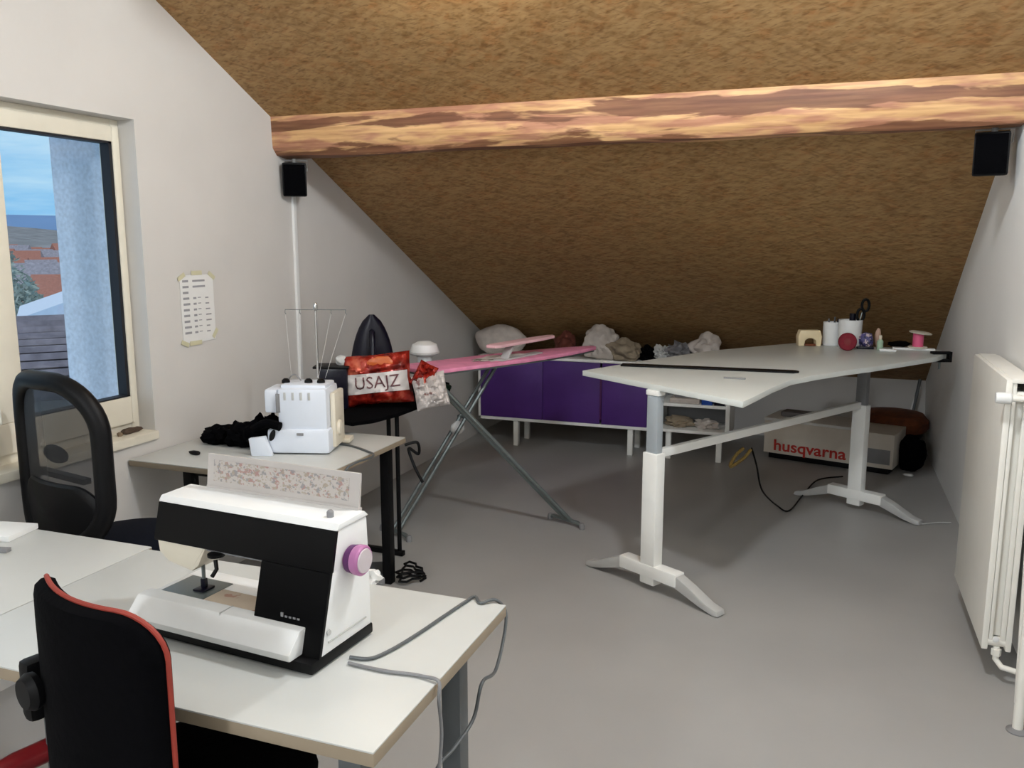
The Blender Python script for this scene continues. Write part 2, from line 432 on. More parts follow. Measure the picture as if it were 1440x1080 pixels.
# ------------------------------------------------------------------ window
w = D.objects.new('window_1', None); COL.objects.link(w); w.location = (XL-.09, WY1, WZ0); w['kind'] = 'structure'
def wbuild(mb, name, m): o = mb.build(name, m, w); o.matrix_parent_inverse = Matrix.Translation(-w.location); return o
FX0, FX1 = XL-.15, XL-.085        # frame depth
fw = .045
b = MB()
b.box((FX0, WY1-fw, WZ0), (FX1, WY1, WZ1), .004); b.box((FX0, WY0, WZ0), (FX1, WY0+fw, WZ1), .004)
b.box((FX0, WY0+fw, WZ1-fw), (FX1, WY1-fw, WZ1), .004); b.box((FX0, WY0+fw, WZ0), (FX1, WY1-fw, WZ0+.055), .004)
wbuild(b, 'window_frame', 'frame')
GY1, GZ0, GZ1 = 2.858-.04, .945, 2.005
SY0 = 2.30                         # stile of the sash
b = MB(); sx0, sx1 = FX0+.01, FX1+.018
b.box((sx0, GY1, WZ0+.045), (sx1, WY1-.028, WZ1-.03), .005); b.box((sx0, WY0+.03, GZ1), (sx1, GY1, WZ1-.03), .005)
b.box((sx0, WY0+.03, WZ0+.045), (sx1, GY1, GZ0), .005); b.box((sx0, SY0-.10, GZ0), (sx1, SY0, GZ1), .005)
b.box((sx0, WY0+.03, GZ0), (sx1, WY0+.1, GZ1), .005)
wbuild(b, 'sash', 'frame')
b = MB(); g = .016
b.box((sx0+.02, GY1-g, GZ0), (sx1-.006, GY1, GZ1)); b.box((sx0+.02, SY0, GZ1-.008), (sx1-.006, GY1, GZ1)); b.box((sx0+.02, SY0, GZ0), (sx1-.006, GY1, GZ0+.006))
wbuild(b, 'gasket', 'gasket')
b = MB(); b.box((sx0+.028, SY0, GZ0), (sx0+.032, GY1, GZ1)); wbuild(b, 'pane', 'glass')
b = MB(); b.box((sx0+.028, WY0+.1, GZ0), (sx0+.032, SY0-.1, GZ1)); wbuild(b, 'pane', 'glass')
b = MB(); b.box((FX1-.02, WY0-.0, WZ0-.03), (XL+.02, WY1+.0, WZ0+.006), .004); wbuild(b, 'window_sill', 'frame')
p = at(184, 594, 0, XL-.05)
b = MB(); b.blob((.016, .052, .013), .3, 3, 3, T(XL-.052, p.y, WZ0+.018))
o = center(b.build('stone', mat('dark brown stone', (74, 58, 46), .8))); tag(o, 'small dark brown lump lying on the window sill', 'stone')
p = at(167, 597, 0, XL-.05)
b = MB(); b.blob((.010, .012, .010), .3, 3, 2, T(XL-.048, p.y, WZ0+.014))
o = center(b.build('stone', mat('grey brown stone', (120, 104, 84), .8))); tag(o, 'tiny brownish pebble on the sill left of the dark lump', 'stone')

# ------------------------------------------------------------------ outside
AZ = math.radians(49)
def out(d, s, z): return Vector((-math.sin(AZ)*d+math.cos(AZ)*s, math.cos(AZ)*d+math.sin(AZ)*s, z))
OM = Matrix.Rotation(AZ, 4, 'Z')   # local x = sideways, local y = away
def zpix(d, py): return CH - d*(py-340)/1330.0
# neighbouring roof with rows of slates
t = bmesh.new(); z0, z1 = zpix(8.2, 560), zpix(12, 446)
rows = 11; prev = None
b = MB()
for i in range(rows):
    a0, a1 = i/rows, (i+1)/rows
    y0, y1 = 8.2+3.8*a0, 8.2+3.8*a1; h0, h1 = z0+(z1-z0)*a0, z0+(z1-z0)*a1
    b.prism([(y0-.10, h0+.135), (y1, h1+.03), (y1, h1-.02), (y0+.06, h0+.01), (y0+.05, h0+.075), (y0-.10, h0+.07)], -4.5, 5.5, axis=0)
root = thing('neighbouring_house', 'slate tiled roof of the house right below the window', 'house', out(12, 0, -3), AZ)
inv = Matrix.Rotation(-AZ, 4, 'Z') @ Matrix.Translation(Vector((0, 0, 0)))
o = b.build('roof', 'deck', root, smooth=False); o.location = (0, -12, 3)
b = MB(); b.box((-4.3, 8.6, -3), (5.3, 12.2, z0-.05)); b.prism([(8.6, z0-.05), (12.2, z0-.05), (12.05, z1-.05)], -4.3, 5.3, axis=0)
o = b.build('wall', 'hwall', root, smooth=False); o.location = (0, -12, 3)
# pale flat roof behind
b = MB(); zz = zpix(19, 440)
b.prism([(.15, 0), (6, 0), (6, .45), (1.0, .38)], -1.5, 2.5, axis=1)
def put(o, d, s, z): o.location = out(d, s, z); o.rotation_euler = (0, 0, AZ); return o
rt = thing('garage', 'pale flat roofed shed behind the slate roof', 'shed', out(19, 0, zz-4), AZ)
b = MB(); b.prism([(-.5, 3.95), (5, 3.95), (5, 4.6), (1.2, 4.55)], 0, 4, axis=1); b.build('roof', 'snow', rt, smooth=False)
b = MB(); b.box((-.3, .2, 0), (4.9, 3.8, 3.96)); b.build('wall', 'hwall', rt, smooth=False)
# trees
def tree(d, s, h, wdt, label, seed):
    r = thing('leafless_tree', label, 'tree', out(d, s, -9), 0)
    b = MB(); b.tube([(0, 0, 0), (.1, 0, h*.5), (0, .1, h*.85)], .2, 8, taper=[.25, .16, .06]); b.build('trunk', 'bark', r)
    t = bmesh.new(); rnd = random.Random(seed)
    for k in range(5200):          # small twigs and leaves filling a rounded crown
        a = rnd.random()*2*PI; ph = math.acos(2*rnd.random()-1); q = rnd.random()**.45
        c = Vector((math.cos(a)*math.sin(ph)*wdt*q, math.sin(a)*math.sin(ph)*wdt*q, h*.80+math.cos(ph)*wdt*1.25*q))
        c += Vector((noise.noise(c*.8), noise.noise(c*.8+Vector((9, 0, 0))), noise.noise(c*.8+Vector((0, 9, 0)))))*.8
        d1 = Vector((rnd.uniform(-1, 1), rnd.uniform(-1, 1), rnd.uniform(-.2, 1))).normalized()*rnd.uniform(.06, .2)
        d2 = d1.orthogonal().normalized()*rnd.uniform(.02, .06)
        t.faces.new([t.verts.new(c-d1), t.verts.new(c+d2), t.verts.new(c+d1), t.verts.new(c-d2)])
    b = MB(); b.merge(t); b.build('crown', 'tree', r, smooth=False, kind='stuff')
tree(29, -1.5, zpix(29, 338)+9, 1.5, 'tall grey green tree at the left of the window view', 3)
tree(26, -.35, zpix(26, 392)+9, .9, 'smaller grey green tree right of the tall one in the window view', 9)
# town
GEN = 'one of the many small distant houses of the town below the blue hills'
hs = [(36, 1.2, 2.6, 384, 'terracotta roofed house nearest behind the pale shed'), (44, .5, 2.8, 368, 'reddish roofed house behind the small tree')]
rnd = random.Random(11)
for q in range(26):
    d = 50+q*3.2; hs.append((d, d*(-.045+.09*((q*.38) % 1)), 2+1.6*rnd.random(), 400-50*min(1, (q+6)/24)-8*rnd.random(), GEN))
for k, (d, s, wd, py, lab) in enumerate(hs):
    zt = zpix(d, py); r = thing('town_house', lab, 'house', out(d, s, -14), AZ+.3*(k % 3-1), 'distant town houses seen through the window' if lab == GEN else None)
    h = zt+14
    b = MB(); b.box((-wd/2, -1.2, 0), (wd/2, 1.2, h-1.0)); b.build('wall', 'hwall', r, smooth=False)
    b = MB(); b.prism([(-1.4, h-1.0), (1.4, h-1.0), (0, h)], -wd/2-.3, wd/2+.3, axis=0); b.build('roof', 'hroof' if k % 2 == 0 else 'deck', r, smooth=False)
    for q in range(3 if k < 2 else 0):
        b = MB(); b.box((-wd/2+wd*(q+.5)/3-.2, -1.24, h-2.4), (-wd/2+wd*(q+.5)/3+.2, -1.18, h-1.6)); b.build('window', 'gasket', r, smooth=False)
# valley and hills
t = bmesh.new(); N = 40; pv = None
for i in range(N+1):
    s = -260+i*15; row = []
    for d, py in ((100, 349), (220, 343), (420, 338), (600, 322+0)):
        hgt = zpix(d, py) + (noise.noise(Vector((s*.01, d*.01, 1)))*10 if d > 300 else 0)
        row.append(t.verts.new(out(d, s, hgt if d != 100 else -14)))
    for q, (d, ht) in enumerate(((600, 0),)): pass
    if pv:
        for a in range(3): t.faces.new((pv[a], row[a], row[a+1], pv[a+1]))
    pv = row
b = MB(); b.merge(t); b.box((-200, -80, -14.4), (200, 200, -14), mx=Matrix.Translation(out(120, 0, 0)) @ OM)
b.build('ground', 'land', kind='structure')
t = bmesh.new(); pv = None
for i in range(61):
    s = -500+i*16; top = zpix(700, 303)+noise.noise(Vector((s*.006, 2, 0)))*7
    row = [t.verts.new(out(700, s, -60)), t.verts.new(out(720, s, top*.5)), t.verts.new(out(800, s, top*1.08)), t.verts.new(out(900, s, -60))]
    if pv:
        for a in range(3): t.faces.new((pv[a], row[a], row[a+1], pv[a+1]))
    pv = row
b = MB(); b.merge(t); b.build('hills', 'hill', kind='structure')

# ------------------------------------------------------------------ wall things on the left
# paper sheet taped to the wall
y0, y1, z0, z1 = 3.075, 3.295, 1.145, 1.452
r = thing('paper_sheet', 'white pencil-written paper sheet taped to the wall beside the window', 'paper', (XL+.002, 3.185, 1.145))
b = MB(); b.box((0, -.11, 0), (.0015, .11, .307)); b.build('sheet', 'paper', r, smooth=False)
b = MB()
rnd = random.Random(4)
for k in range(10):
    z = .275-.026*k
    b.box((.0015, -.095, z), (.0021, -.095+.035+.01*rnd.random(), z+.010))
    if k < 2: b.box((.0015, -.03, z), (.0021, .05+.02*rnd.random(), z+.009))
    elif k > 2:
        b.box((.0015, -.03, z), (.0021, -.01, z+.009)); b.box((.0015, .0, z+.004), (.0021, .02, z+.008)); b.box((.0015, .05, z), (.0021, .09-.02*rnd.random(), z+.006))
b.build('writing', 'ink', r, smooth=False)
for (yy, zz, a, l) in ((-.10, .30, .5, .05), (0, .315, 0, .07), (.10, .30, -.6, .05), (-.10, .0, -.4, .05), (.105, .03, .9, .05), (-.03, -.003, 0, .08)):
    b = MB(); b.box((0, -l/2, -.010), (.0006, l/2, .010), 0, T(.0024, yy, zz) @ Matrix.Rotation(a, 4, 'X')); b.build('tape', 'tape', r, smooth=False)

# cable duct
b = MB(); b.box((XL, 3.955, .72), (XL+.014, 3.983, 1.86), .002)
o = center(b.build('cable_duct', 'white')); tag(o, 'slim white cable duct running down the wall below the left speaker', 'cable duct')

# speakers under the beam ends
def speaker(loc, rz, label, tilt=.12, w_=.13, d_=.12, h_=.20):
    r = thing('speaker', label, 'speaker', loc, rz)
    mx = Matrix.Rotation(tilt, 4, 'X')
    b = MB(); b.prism([(-w_/2, -d_/2), (w_/2, -d_/2), (w_/2*.72, d_/2), (-w_/2*.72, d_/2)], 0, h_, axis=2, mx=mx, bev=.01); b.build('cabinet', 'black', r)
    b = MB(); b.box((-w_/2+.008, -d_/2-.007, .008), (w_/2-.008, -d_/2, h_-.008), .004, mx); b.build('grille', 'blackf', r)
    b = MB(); b.tube([(0, 0, h_-.01), (0, .01, h_+.035)], .012, 10); b.box((-.03, -.02, h_+.03), (.03, .04, h_+.038), .002)
    b.tube([(-w_/2+.0, .01, h_*.75), (-w_/2-.004, .01, h_+.012), (w_/2+.004, .01, h_+.012), (w_/2, .01, h_*.75)], .004, 8); b.build('bracket', 'lgrey', r)
    return r
p = at(409, 274, 1, 3.93)
speaker((p.x+.03, 3.93, 1.838), math.radians(32), 'black wall speaker hanging below the beam at the left wall', w_=.125, h_=.172, tilt=.1)
speaker((.585, 3.98, 1.862), math.radians(-14), 'black speaker hanging below the beam at the right wall', w_=.13, h_=.17, tilt=.06)

# ------------------------------------------------------------------ front desks
DZ = .70
def desk(name, label, x0, x1, y0, y1, legs, group=None, legm='legg', lw=.05, topm='top', th=.03, z=DZ):
    cx, cy = (x0+x1)/2, (y0+y1)/2
    r = thing(name, label, 'desk', (cx, cy, 0), 0, group)
    b = MB(); b.box((x0-cx, y0-cy, z-.004), (x1-cx, y1-cy, z), .0015); b.build('desktop', topm, r)
    b = MB(); b.box((x0-cx, y0-cy, z-th), (x1-cx, y1-cy, z-.004), .001); b.build('edge_band', 'edge', r)
    for (lx, ly) in legs:
        b = MB(); b.box((lx-cx-lw/2, ly-cy-lw/2, 0), (lx-cx+lw/2, ly-cy+lw/2, z-th), .004); b.build('leg', legm, r)
    ys = sorted(set(l[1] for l in legs)); xs = sorted(set(l[0] for l in legs))
    for ly in (ys[0], ys[-1]):
        b = MB(); b.box((xs[0]-cx+lw/2, ly-cy-.012, z-th-.04), (xs[-1]-cx-lw/2, ly-cy+.012, z-th), .002); b.build('rail', legm, r)
    return r
DX1, DY0, DY1 = -.716, 1.222, 1.893
SEAM = -1.855
desk('sewing_desk', 'white front desk carrying the black and white sewing machine', SEAM+.002, DX1, DY0, DY1,
     [(-.80, 1.30), (-.80, 1.76), (SEAM+.3, 1.30), (SEAM+.3, 1.76)])
desk('sewing_desk', 'white desk at the lower left, butted against the front machine desk', XL+.03, SEAM-.002, DY0+.03, DY1+.02,
     [(SEAM-.08, 1.36), (SEAM-.08, 1.82), (XL+.1, 1.36), (XL+.1, 1.82)])
# white sheets at far left of that desk
b = MB(); p = at(8, 752, 2, DZ)
b.box((-.2, -.06, 0), (.06, .07, .018), .003, T(p.x, p.y, DZ, .2))
o = center(b.build('booklet', 'white')); tag(o, 'white booklet at the left picture edge on the lower left desk', 'booklet')
b = MB(); p = at(4, 776, 2, DZ)
b.box((-.1, -.012, 0), (.02, .012, .012), .003, T(p.x, p.y, DZ, .25))
o = center(b.build('pen', 'grey')); tag(o, 'grey pen lying in front of the white booklet', 'pen')

# fabric scrap behind the machine
p = at(524, 812, 2, DZ)
b = MB(); b.blob((.035, .022, .02), .5, 4, 3, T(p.x, p.y-.02, DZ+.008), seed=2, flat=-.012)
o = center(b.build('fabric_scrap', 'white')); tag(o, 'small crumpled white fabric scrap on the desk right behind the machine', 'fabric')

# ------------------------------------------------------------------ front sewing machine
SM = thing('sewing_machine', 'large sewing machine with black front, white body and pink hand wheel', 'sewing machine', (-.968, 1.412, DZ), math.radians(-4.5))
L = .515; HT = .292
def fy(z): return .018+.085*z/.3
# base
b = MB(); b.box((-L, 0, .004), (0, .226, .028), .004)
for fx in (-L+.03, -.03):
    for fyy in (.03, .21): b.lathe([(.012, 0), (.012, .006)], 12, T(fx, fyy, 0))
b.build('base', 'black', SM)
# bed and free arm tray
b = MB(); b.box((-L, .05, .028), (-.18, .218, .078), .006); b.build('bed', 'white', SM)
b = MB(); b.prism([(-.014, .030), (-.016, .045), (.022, .084), (.060, .086), (.060, .030)], -L-.004, -.046, axis=0, bev=.003); tr = b.build('accessory_tray', 'white', SM)
b = MB(); b.box((-.265, .018, .030), (-.2635, .0605, .0868)); b.build('tray_seam', 'lgrey', tr)
b = MB(); b.box((-L+.02, .066, .078), (-L+.15, .17, .0802), .001); b.build('needle_plate', 'steel', SM)
b = MB(); b.box((-L+.152, .062, .078), (-.185, .135, .0798), .001); b.build('bobbin_cover', 'plate', SM)
# body: arm + pillar (white), leaning front
b = MB()
b.prism([(fy(.2)+.005, .198), (fy(HT)+.006, HT-.004), (.216, HT-.004), (.22, .198)], -L, -.002, axis=0, bev=.004)
b.prism([(fy(.028)+.005, .028), (fy(.2)+.005, .2), (.22, .2), (.222, .028)], -.185, -.002, axis=0, bev=.003)
b.build('body', 'white', SM)
b = MB(); b.prism([(fy(HT)-.001, HT-.004), (fy(HT)+.010, HT+.010), (.204, HT+.012), (.22, HT-.002)], -L-.004, .002, axis=0, bev=.004); b.build('top_cover', 'white', SM)
# black front panel
b = MB()
b.prism([(fy(.21), .2005), (fy(HT)-.001, HT-.006), (fy(HT)+.007, HT-.006), (fy(.21)+.008, .2005)], -L-.001, -.0005, axis=0)
b.prism([(fy(.020), .020), (fy(.2)-.0006, .2008), (fy(.2)+.008, .2008), (fy(.02)+.008, .020)], -.187, -.0005, axis=0)
b.build('front_panel', 'blackg', SM)
b = MB()
for k in range(5): b.box((-.115+k*.011, fy(.098)-.001, .093), (-.108+k*.011, fy(.098)+.002, .093+(.012 if k == 0 else .007)))
b.build('logo', 'grey', SM)
# head with needle bar
b = MB(); b.prism([(-L, .2), (-L+.004, .168), (-L+.03, .148), (-L+.105, .134), (-L+.125, .150), (-L+.15, .196), (-L+.15, .2)], fy(.2)+.012, .19, axis=1, bev=.004); b.build('head', 'cream', SM)
b = MB(); b.box((-.37, fy(.2)+.02, .188), (-.19, .2, .199), .002); b.build('arm_underside', 'grey', SM)
b = MB(); b.lathe([(.02, 0), (.02, .006), (.01, .008)], 14, T(-.335, .09, .183)); b.build('bobbin_button', 'black', SM)
nx, ny = -L+.112, .115
b = MB(); b.tube([(nx, ny, .085), (nx, ny, .15)], .0045, 10); b.tube([(nx, ny, .082), (nx, ny, .1)], .0015, 8); b.build('needle_bar', 'steel', SM)
b = MB(); b.box((nx-.016, ny-.022, .081), (nx+.016, ny+.018, .086), .002); b.box((nx-.006, ny-.006, .086), (nx+.006, ny+.006, .108), .002); b.build('presser_foot', 'navyp', SM)
b = MB(); b.tube([(nx+.03, ny+.01, .155), (nx+.038, ny+.004, .135), (nx+.030, ny-.004, .118)], .005, 8); b.build('presser_lever', 'black', SM)
# hand wheel
WM = Matrix.Translation((0, .146, .212)) @ Matrix.Rotation(PI/2, 4, 'Y')
b = MB(); b.lathe([(.026, -.002), (.029, .004), (.031, .016), (.034, .022), (.034, .034), (.030, .038)], 32, WM); wh = b.build('hand_wheel', 'mauve', SM)
b = MB(); b.lathe([(.0275, .0375), (.026, .0405), (0, .0415)], 32, WM); b.build('wheel_cap', 'paleg', wh)
b = MB(); b.lathe([(.0305, .002), (.0325, .016), (.030, .017)], 32, WM); b.build('wheel_hub', 'mauved', wh)
# spool button, lid with stitch chart
b = MB(); b.lathe([(.008, 0), (.008, .012), (.005, .016)], 14, T(-.045, .14, HT+.010)); b.build('spool_pin', 'grey', SM)
LM = Matrix.Translation((0, .200, HT+.008)) @ Matrix.Rotation(-.12, 4, 'X')
b = MB(); b.box((-.462, 0, 0), (-.012, .008, .088), .003, LM); b.box((-.462, -.002, -.004), (-.012, .014, .010), .003, LM); lid = b.build('lid', mat('warm grey plastic', (184, 178, 174), .5), SM)
b = MB(); b.box((-.44, -.001, .022), (-.04, .0, .074), 0, LM); b.build('stitch_chart', 'chart', lid)
b = MB(); b.box((-.004, .06, .05), (.0005, .20, .054)); b.lathe([(.006, 0), (.006, .003)], 12, Matrix.Translation((0, .06, .075)) @ Matrix.Rotation(PI/2, 4, 'Y')); b.build('side_switch', 'lgrey', SM)

# cables from the machine
def cable(name, pts, r, m, label, n=8):
    b = MB(); b.tube(smooth_path(pts, n), r, 8); o = b.build(name, m); center(o); tag(o, label, 'cable'); return o
zc = DZ+.005
pz = lambda x, y: at(x, y, 2, zc)
A = [pz(492, 924), pz(520, 926), pz(548, 915), pz(585, 893), pz(625, 866), pz(655, 846), pz(668, 839)]
e = at(680, 835, 2, zc); e2 = Vector((DX1+.02, DY1+.012, DZ+.006)); e3 = Vector((DX1+.03, DY1+.02, DZ-.05))
A += [Vector((DX1-.06, DY1-.02, zc)), Vector((DX1-.03, DY1+.008, zc)), Vector((DX1-.005, DY1+.014, DZ-.04)), Vector((DX1+.012, DY1-.1, DZ-.12))]
q = at(678, 960, 0, DX1+.02); A += [q, at(666, 1010, 0, DX1+.01), at(640, 1050, 0, DX1), at(615, 1080, 0, DX1-.01), at(610, 1120, 0, DX1-.01)]
cable('power_cord', A, .0042, 'legg', 'grey power cord running from the front machine to the far desk corner')
Bp = [pz(490, 932), pz(510, 937), pz(545, 944), pz(578, 948), pz(594, 951)]
Bp += [Vector((DX1+.006, pz(600, 955).y, zc)), at(617, 985, 0, DX1+.012), at(621, 1030, 0, DX1+.012), at(618, 1080, 0, DX1+.012), at(616, 1130, 0, DX1+.012)]
cable('pedal_cord', Bp, .004, 'grey', 'grey pedal cord hanging over the right edge of the front desk')

# ------------------------------------------------------------------ front chair (black with red piping)
FC = thing('office_chair', 'black office chair with red piping in the foreground at the lower left', 'chair', (-1.275, 1.10, 0), math.radians(-16))
def rshell(W, z0, z1, cr, n=8):
    pts = []
    for (cx, cz_, a0) in ((W/2-cr, z1-cr, 0), (-W/2+cr, z1-cr, 90), (-W/2+cr, z0+cr, 180), (W/2-cr, z0+cr, 270)):
        for k in range(n+1):
            a = math.radians(a0+90*k/n); pts.append((cx+cr*math.cos(a), cz_+cr*math.sin(a)))
    return pts
def densify(P, st=.02):
    o = []
    for (a, c), (d, e) in zip(P, P[1:]+P[:1]):
        n = max(1, int(math.hypot(d-a, e-c)/st))
        for k in range(n): o.append((a+(d-a)*k/n, c+(e-c)*k/n))
    return o
def ring_pts(W, z0, z1, cr, n=8, m=12):
    P = rshell(W, z0, z1, cr, n); o = []
    for k in range(4):
        arc = P[k*(n+1):(k+1)*(n+1)]; nx = P[((k+1)*(n+1)) % len(P)]; o += arc
        for q in range(1, m): o.append((arc[-1][0]+(nx[0]-arc[-1][0])*q/m, arc[-1][1]+(nx[1]-arc[-1][1])*q/m))
    return o
def curved_panel(W, z0, z1, cr, yc, th, cur):
    """padded panel in xz, rounded rim, bent around the sitter"""
    t = bmesh.new(); rings = []
    prof = [(W/2-.004, -th/2), (W/2-.05, -th/2), (.06, -th/2), (.025, -th/2+.001), (.008, -th*.40), (0, -th*.15), (0, th*.15), (.008, th*.40), (.025, th/2-.001), (.06, th/2), (W/2-.05, th/2), (W/2-.004, th/2)]
    for d, y in prof:
        rings.append([t.verts.new((x, yc+y+cur*x*x, z)) for x, z in ring_pts(W-2*d, z0+min(d, (z1-z0)/2-.004), z1-min(d, (z1-z0)/2-.004), max(cr-d, .002))])
    k = len(rings[0])
    for A, B in zip(rings, rings[1:]):
        for q in range(k): t.faces.new((A[q], A[(q+1) % k], B[(q+1) % k], B[q]))
    t.faces.new(rings[0]); t.faces.new(rings[-1][::-1])
    return t
bp = rshell(.42, .50, .955, .085)
# slight waist: left side narrower at the top corner
b = MB(); b.merge(curved_panel(.42, .50, .955, .085, 0, .05, 1.4)); b.build('backrest', 'blackf', FC)
b = MB(); b.tube([(x*1.004, .004+1.4*x*x, .7275+(z-.7275)*1.006) for x, z in densify(bp)], .005, 8, closed=True); b.build('piping', 'red', FC)
b = MB(); b.lathe([(.036, 0), (.038, .012), (.030, .026)], 24, Matrix.Translation((-.14, -.008, .735)) @ Matrix.Rotation(PI/2, 4, 'X')); b.build('knob', 'black', FC)
b = MB(); b.box((-.228, -.005, .64), (-.185, .05, .77), .015); b.build('side_bracket', 'black', FC)
b = MB(); b.bar((0, -.02, .60), (0, -.04, .42), .07, .03); b.bar((0, -.04, .42), (0, .2, .40), .07, .03); b.build('back_stem', 'black', FC)
b = MB(); b.blob((.25, .245, .055), .03, 2, 4, T(0, .24, .455)); b.build('seat', 'blackf', FC)
q = Matrix.Rotation(math.radians(16), 4, 'Z') @ (at(22, 1075, 1, 1.22)-Vector((-1.275, 1.10, 0)))
b = MB(); b.tube([q+Vector((0, -.06, -.01)), q, q+Vector((.0, .14, .0)), q+Vector((.01, .2, -.02))], .026, 12); b.bar(q+Vector((0, .08, 0)), (q.x+.05, q.y+.10, .44), .03, .02); b.build('armrest', 'redp', FC)
def star_base(root, cx, cy, r=.30, h=.40):
    b = MB(); b.tube([(cx, cy, .08), (cx, cy, h)], .028, 14); b.tube([(cx, cy, .06), (cx, cy, .2)], .042, 14); b.build('gas_lift', 'black', root)
    for k in range(5):
        a = k*2*PI/5+.3; ex, ey = cx+r*math.cos(a), cy+r*math.sin(a)
        b = MB(); b.bar((cx, cy, .11), (ex, ey, .075), .045, .03); b.build('base_arm', 'black', root)
        b = MB(); mx = T(ex, ey, .028, a+.8)
        for s in (-1, 1): b.lathe([(.024, -.009), (.027, -.006), (.027, .006), (.024, .009)], 16, mx @ Matrix.Translation((0, s*.014, 0)) @ Matrix.Rotation(PI/2, 4, 'X'))
        b.tube([(ex, ey, .03), (ex, ey, .075)], .01, 8); b.build('caster', 'black', root)
star_base(FC, 0, .22)

# ------------------------------------------------------------------ mesh chair by the window
MC = thing('office_chair', 'black mesh-backed swivel chair in front of the window', 'chair', (-2.462, 2.10, 0), math.radians(-12))
bp = rshell(.475, .565, 1.15, .18, 10)
bp = [(x*(1-.10*max(0, (z-.9))/.25*0 + (.0)), z) for x, z in bp]
cur = 1.0
b = MB(); b.tube([(x*.97, cur*x*x, .86+(z-.86)*.97) for x, z in densify(bp)], .033, 12, closed=True)
b.merge(curved_panel(.455, .56, .79, .11, 0, .03, cur)); b.build('back_frame', 'black', MC)
t = bmesh.new(); nx_ = 14; nz = 14; G = []
for i in range(nx_+1):
    col = []
    for j in range(nz+1):
        u = i/nx_*2-1; v = j/nz; z = .60+v*.54
        hw = .222
        if z > 1.15-.18: hw = .042+math.sqrt(max(0, .18**2-(z-.97)**2))
        if z < .565+.18: hw = .042+math.sqrt(max(0, .18**2-(.745-z)**2))
        x = u*hw; col.append(t.verts.new((x, cur*x*x, z)))
    G.append(col)
for i in range(nx_):
    for j in range(nz): t.faces.new((G[i][j], G[i+1][j], G[i+1][j+1], G[i][j+1]))
b = MB(); b.merge(t); b.build('back_mesh', 'net', MC)
b = MB(); b.blob((.075, .015, .032), .05, 2, 3, T(-.03, .045, .875)); b.bar((-.16, .05, .80), (.14, .05, .80), .03, .02); b.bar((-.03, .05, .85), (-.03, .05, .60), .05, .02); b.build('lumbar_support', 'black', MC)
b = MB(); b.bar((0, .0, .60), (0, .05, .44), .08, .03); b.bar((0, .05, .44), (0, .26, .42), .08, .03); b.build('back_stem', 'black', MC)
b = MB(); b.blob((.25, .23, .05), .03, 2, 4, T(.04, .27, .50)); b.build('seat', 'navy', MC)
star_base(MC, .03, .27, h=.46)

# ------------------------------------------------------------------ rear left desk
RX1, RY0, RY1 = -1.815, 2.70, 3.475
desk('sewing_desk', 'white rear desk against the left wall under the overlocker', XL+.01, RX1, RY0, RY1,
     [(-1.885, 3.41), (-1.885, 2.80), (-2.48, 2.80), (-2.48, 3.41)], legm='black', lw=.045, th=.026)

# overlocker
OV = thing('overlocker', 'white overlocker machine with tall thread stand on the rear desk', 'overlock machine', (-2.12, 3.10, DZ), math.radians(17))
b = MB(); b.box((-.13, -.09, .005), (.14, .14, .11), .015); b.build('lower_body', 'bluew', OV)
b = MB(); b.box((-.085, -.075, .10), (.13, .12, .285), .018); b.box((-.075, -.05, .275), (.12, .10, .298), .008); b.build('upper_body', 'bluew', OV)
b = MB(); b.box((-.145, -.06, .175), (-.088, .10, .278), .012); b.build('front_cover', 'bluew', OV)
b = MB(); b.box((-.088, -.068, .18), (-.072, -.0745+.0, .262), .0015); b.box((-.0895, -.07, .18), (-.076, -.078, .262), .002); b.build('cover_gap', 'grey', OV)
b = MB(); b.prism([(-.19, .0), (-.10, .0), (-.13, .085), (-.20, .075)], -.12, -.095, axis=1, bev=.003, mx=Matrix.Rotation(.0, 4, 'X')); b.build('swing_plate', 'bluew', OV)
b = MB(); b.blob((.012, .006, .026), .1, 2, 3, T(-.105, -.093, .085, 0, 0, .4)); b.build('foot_lever', 'black', OV)
b = MB()
for k in range(4): b.box((-.055+k*.035, -.0775, .235), (-.045+k*.035, -.074, .268), .001)
b.build('tension_slots', 'lgrey', OV)
b = MB(); b.box((.0, -.094, .085), (.03, -.089, .096), .002); b.build('badge', 'grey', OV)
b = MB(); b.lathe([(.035, 0), (.038, .01), (.03, .025), (.012, .03)], 24, Matrix.Translation((.14, .02, .10)) @ Matrix.Rotation(PI/2, 4, 'Y')); b.build('hand_wheel', 'cream', OV)
b = MB(); b.box((.13, -.03, .02), (.155, .12, .26), .01); b.build('side_casing', 'cream', OV)
for xx in (-.07, .03, .085):
    b = MB(); b.lathe([(.018, 0), (.017, .012), (.008, .02)], 16, T(xx, .01, .296)); b.build('thread_knob', 'black', OV)
b = MB(); b.tube(smooth_path([(-.06, .02, .31), (-.035, .02, .332), (-.005, .02, .305)]), .003, 8); b.build('carry_handle', 'grey', OV)
b = MB(); b.tube([(.04, .12, .20), (.04, .12, .615)], .0055, 10); b.lathe([(.006, 0), (.009, .006), (.009, .03), (.005, .036)], 14, T(.04, .12, .60)); b.build('stand_pole', 'chrome', OV)
b = MB(); b.tube([(-.095, .12, .605), (.175, .12, .605)], .0016, 8)
for xx in (-.095, -.03, .11, .175): b.tube([(xx, .12, .607), (xx, .115, .592), (xx+.006, .11, .586)], .0015, 6)
b.build('thread_guide', 'steel', OV)
b = MB()
for xx, tx in ((-.095, -.06), (-.03, -.02), (.11, .06), (.175, .09)): b.tube([(xx, .12, .59), (tx, .06, .31)], .0005, 5)
b.build('thread', 'paper', OV)
b = MB(); b.box((-.10, .10, .01), (.18, .18, .03), .004); b.build('spool_tray', 'cream', OV)

